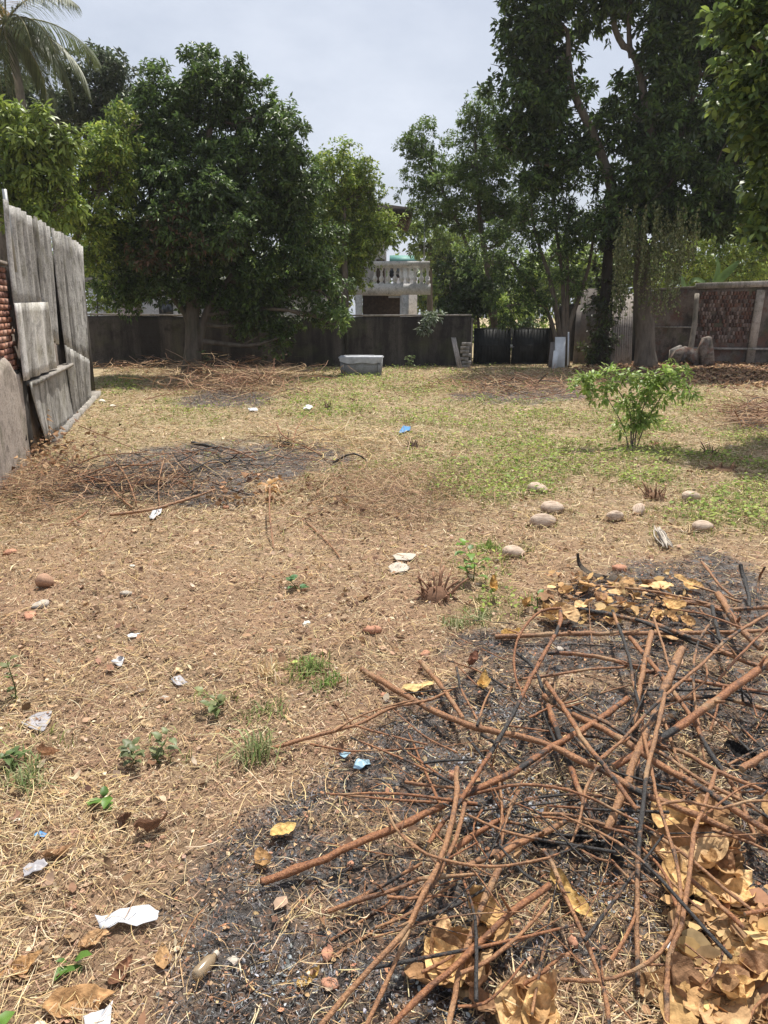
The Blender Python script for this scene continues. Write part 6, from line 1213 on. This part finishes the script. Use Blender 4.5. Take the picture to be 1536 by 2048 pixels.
scrap('paper_scrap', 'torn white paper lying on the straw at the lower left', 'paper', [(418, 632), (500, 622), (590, 590), (655, 577), (700, 605), (690, 640), (600, 662), (520, 660), (480, 682), (435, 676)], 'paper', .02, .010, 2, ZP)
scrap('paper_scrap', 'white paper scrap at the very bottom left edge', 'paper', [(370, 1080), (420, 1062), (470, 1050), (495, 1020), (488, 1130), (380, 1150)], 'paper', .02, .01, 3, ZP)
scrap('plastic_scrap', 'crumpled grey plastic scrap beside a brown leaf', 'plastic', [(105, 440), (130, 405), (190, 395), (215, 420), (170, 455), (110, 475)], 'plastic', .02, .03, 4, ZP)
scrap('blue_wrapper', 'tiny blue and white wrapper in the straw at left', 'wrapper', [(148, 270), (180, 252), (208, 256), (196, 278), (160, 284)], 'blue', .015, .01, 5, ZP)
scrap('plastic_scrap', 'thin crumpled clear plastic sheet on the soil at left', 'plastic', [(40, 1440), (62, 1425), (104, 1418), (98, 1440), (88, 1458), (60, 1452)], 'plastic', .008, .008, 6)
scrap('blue_plastic_scrap', 'pale blue net scrap lying left of the ash, larger one', 'plastic', [(706, 1532), (716, 1514), (738, 1512), (742, 1522), (726, 1534)], 'pale_blue', .012, .02, 7); scrap('blue_plastic_scrap', 'pale blue net scrap lying left of the ash, smaller one', 'plastic', [(676, 1502), (690, 1496), (702, 1502), (690, 1512)], 'pale_blue', .012, .015, 8)
scrap('paper_wrapper', 'white wrapper at the front of the middle burnt patch', 'wrapper', [(298, 1036), (308, 1022), (325, 1020), (322, 1030), (306, 1040)], 'paper', .02, .02, 9); scrap('paper_wrapper', 'off white wrapper on the soil behind the splintered stump', 'wrapper', [(784, 1116), (800, 1110), (832, 1112), (826, 1122), (792, 1124)], 'cloth', .02, .012, 10); scrap('cloth_rag', 'beige rag lying in front of the off white wrapper', 'rag', [(776, 1136), (800, 1124), (822, 1134), (815, 1146), (785, 1148)], 'cloth', .01, .02, 11)
scrap('blue_wrapper', 'bright blue and white wrapper on the far grass', 'wrapper', [(797, 866), (806, 854), (822, 853), (820, 861), (804, 866)], 'blue', .03, .02, 12); scrap('paper_scrap', 'white scrap on the grass by the cut stems', 'paper', [(606, 818), (616, 812), (626, 814), (620, 822)], 'paper', .03, .03, 13); scrap('paper_scrap', 'white scrap on the grass below the brush heap', 'paper', [(496, 820), (512, 817), (516, 822), (500, 824)], 'paper', .03, .02, 14)
scrap('paper_scrap', 'small crumpled white scrap on the bare soil at left', 'paper', [(222, 1330), (236, 1318), (250, 1322), (244, 1334)], 'paper', .012, .02, 15); scrap('paper_scrap', 'thin white strip of paper on the bare soil', 'paper', [(254, 1273), (280, 1264), (276, 1272), (258, 1277)], 'paper', .01, .008, 16); scrap('plastic_scrap', 'greyish flake of plastic on the bare soil', 'plastic', [(342, 1358), (360, 1350), (376, 1358), (354, 1368)], 'plastic', .008, .01, 17)
scrap('foil_scrap', 'silvery wrapper caught on the curved sticks', 'wrapper', [(1330, 1890), (1336, 1876), (1348, 1872), (1344, 1886), (1336, 1896)], 'paper', .09, .03, 18); scrap('paper_scrap', 'yellowish paper bit beside the clear bottle', 'paper', [(452, 1930), (466, 1926), (480, 1932), (470, 1944)], 'cloth', .01, .008, 19)
# lumps of white ash and char in the heap
for k, (u, v) in enumerate(((1010, 1430), (1080, 1590), (1200, 1790), (880, 2005), (1060, 1620), (560, 1950), (905, 1520), (1290, 1640), (960, 1640))):
    c = G(u, v); V, Fs, C = flakes(c[:2] + srng.normal(0, .055, (260, 2)) * [1.5, 1], .004, .02, GREYASH, .9, .02); o = link('ash_patch', mesh_np('ash_patch', V, Fs, C), M['crumb']); tag(o, 'loose grey white ash flakes among the sticks', 'ash', kind='stuff')
# small clear bottle
c = G(420, 1950); t = thing('small_bottle', 'small dusty clear bottle lying on the ash at the bottom left', 'bottle', (c[0], c[1], float(hgt(c[0], c[1])) + .03), R(62))
mg, N, L, b = mat('dusty_glass'); b.inputs['Base Color'].default_value = (.58, .44, .28, 1); b.inputs['Transmission Weight'].default_value = .6; b.inputs['Roughness'].default_value = .22
M['dusty_glass'] = mg
mb = MB(); mb.lathe([(0.001, 0), (.016, .002), (.019, .010), (.019, .058), (.016, .07), (.008, .08), (.007, .092)], n=14); o = mb.build('body', mg, t, True); o.rotation_euler = (0, R(90), 0); o.location = (-.06, 0, 0)
mb = MB(); mb.lathe([(.009, 0), (.009, .012), (0.001, .013)], n=12); o = mb.build('neck_ring', M['cloth'], t); o.rotation_euler = (0, R(90), 0); o.location = (.026, 0, 0)
# crumpled black charred lumps
for k, (u, v, s) in enumerate(((1085, 1670, 34), (1230, 1690, 40), (1190, 1680, 30), (1150, 1670, 30), (1380, 1800, 28), (880, 1850, 24), (1480, 1500, 36))):
    c = G(u, v, .06); big_leaf('charred_leaf', 'crumpled black charred leaf in the middle of the foreground heap', c, s * 2.2 * (c - CAM).dot(FW) / F, s * 1.2 * (c - CAM).dot(FW) / F, k, (.016, .015, .015), .7, 1.0, .04, (.3, .2), 'charred leaves in the heap', k, 'leaf')
# ------------------------------------------------------------------ the hot hazy air
mb = MB(); mb.box((-330, -60, -1.2), (330, 330, 26)); mh, N, L, b = mat('haze'); N.remove(b)
pv = N.new('ShaderNodeVolumePrincipled'); pv.inputs['Color'].default_value = (.93, .95, 1, 1); pv.inputs['Density'].default_value = .0004; pv.inputs['Anisotropy'].default_value = .2
L.new(pv.outputs[0], N['Material Output'].inputs['Volume'])
tag(mb.build('haze', mh), 'thin bright haze in the warm air over the whole yard', 'haze', kind='stuff')
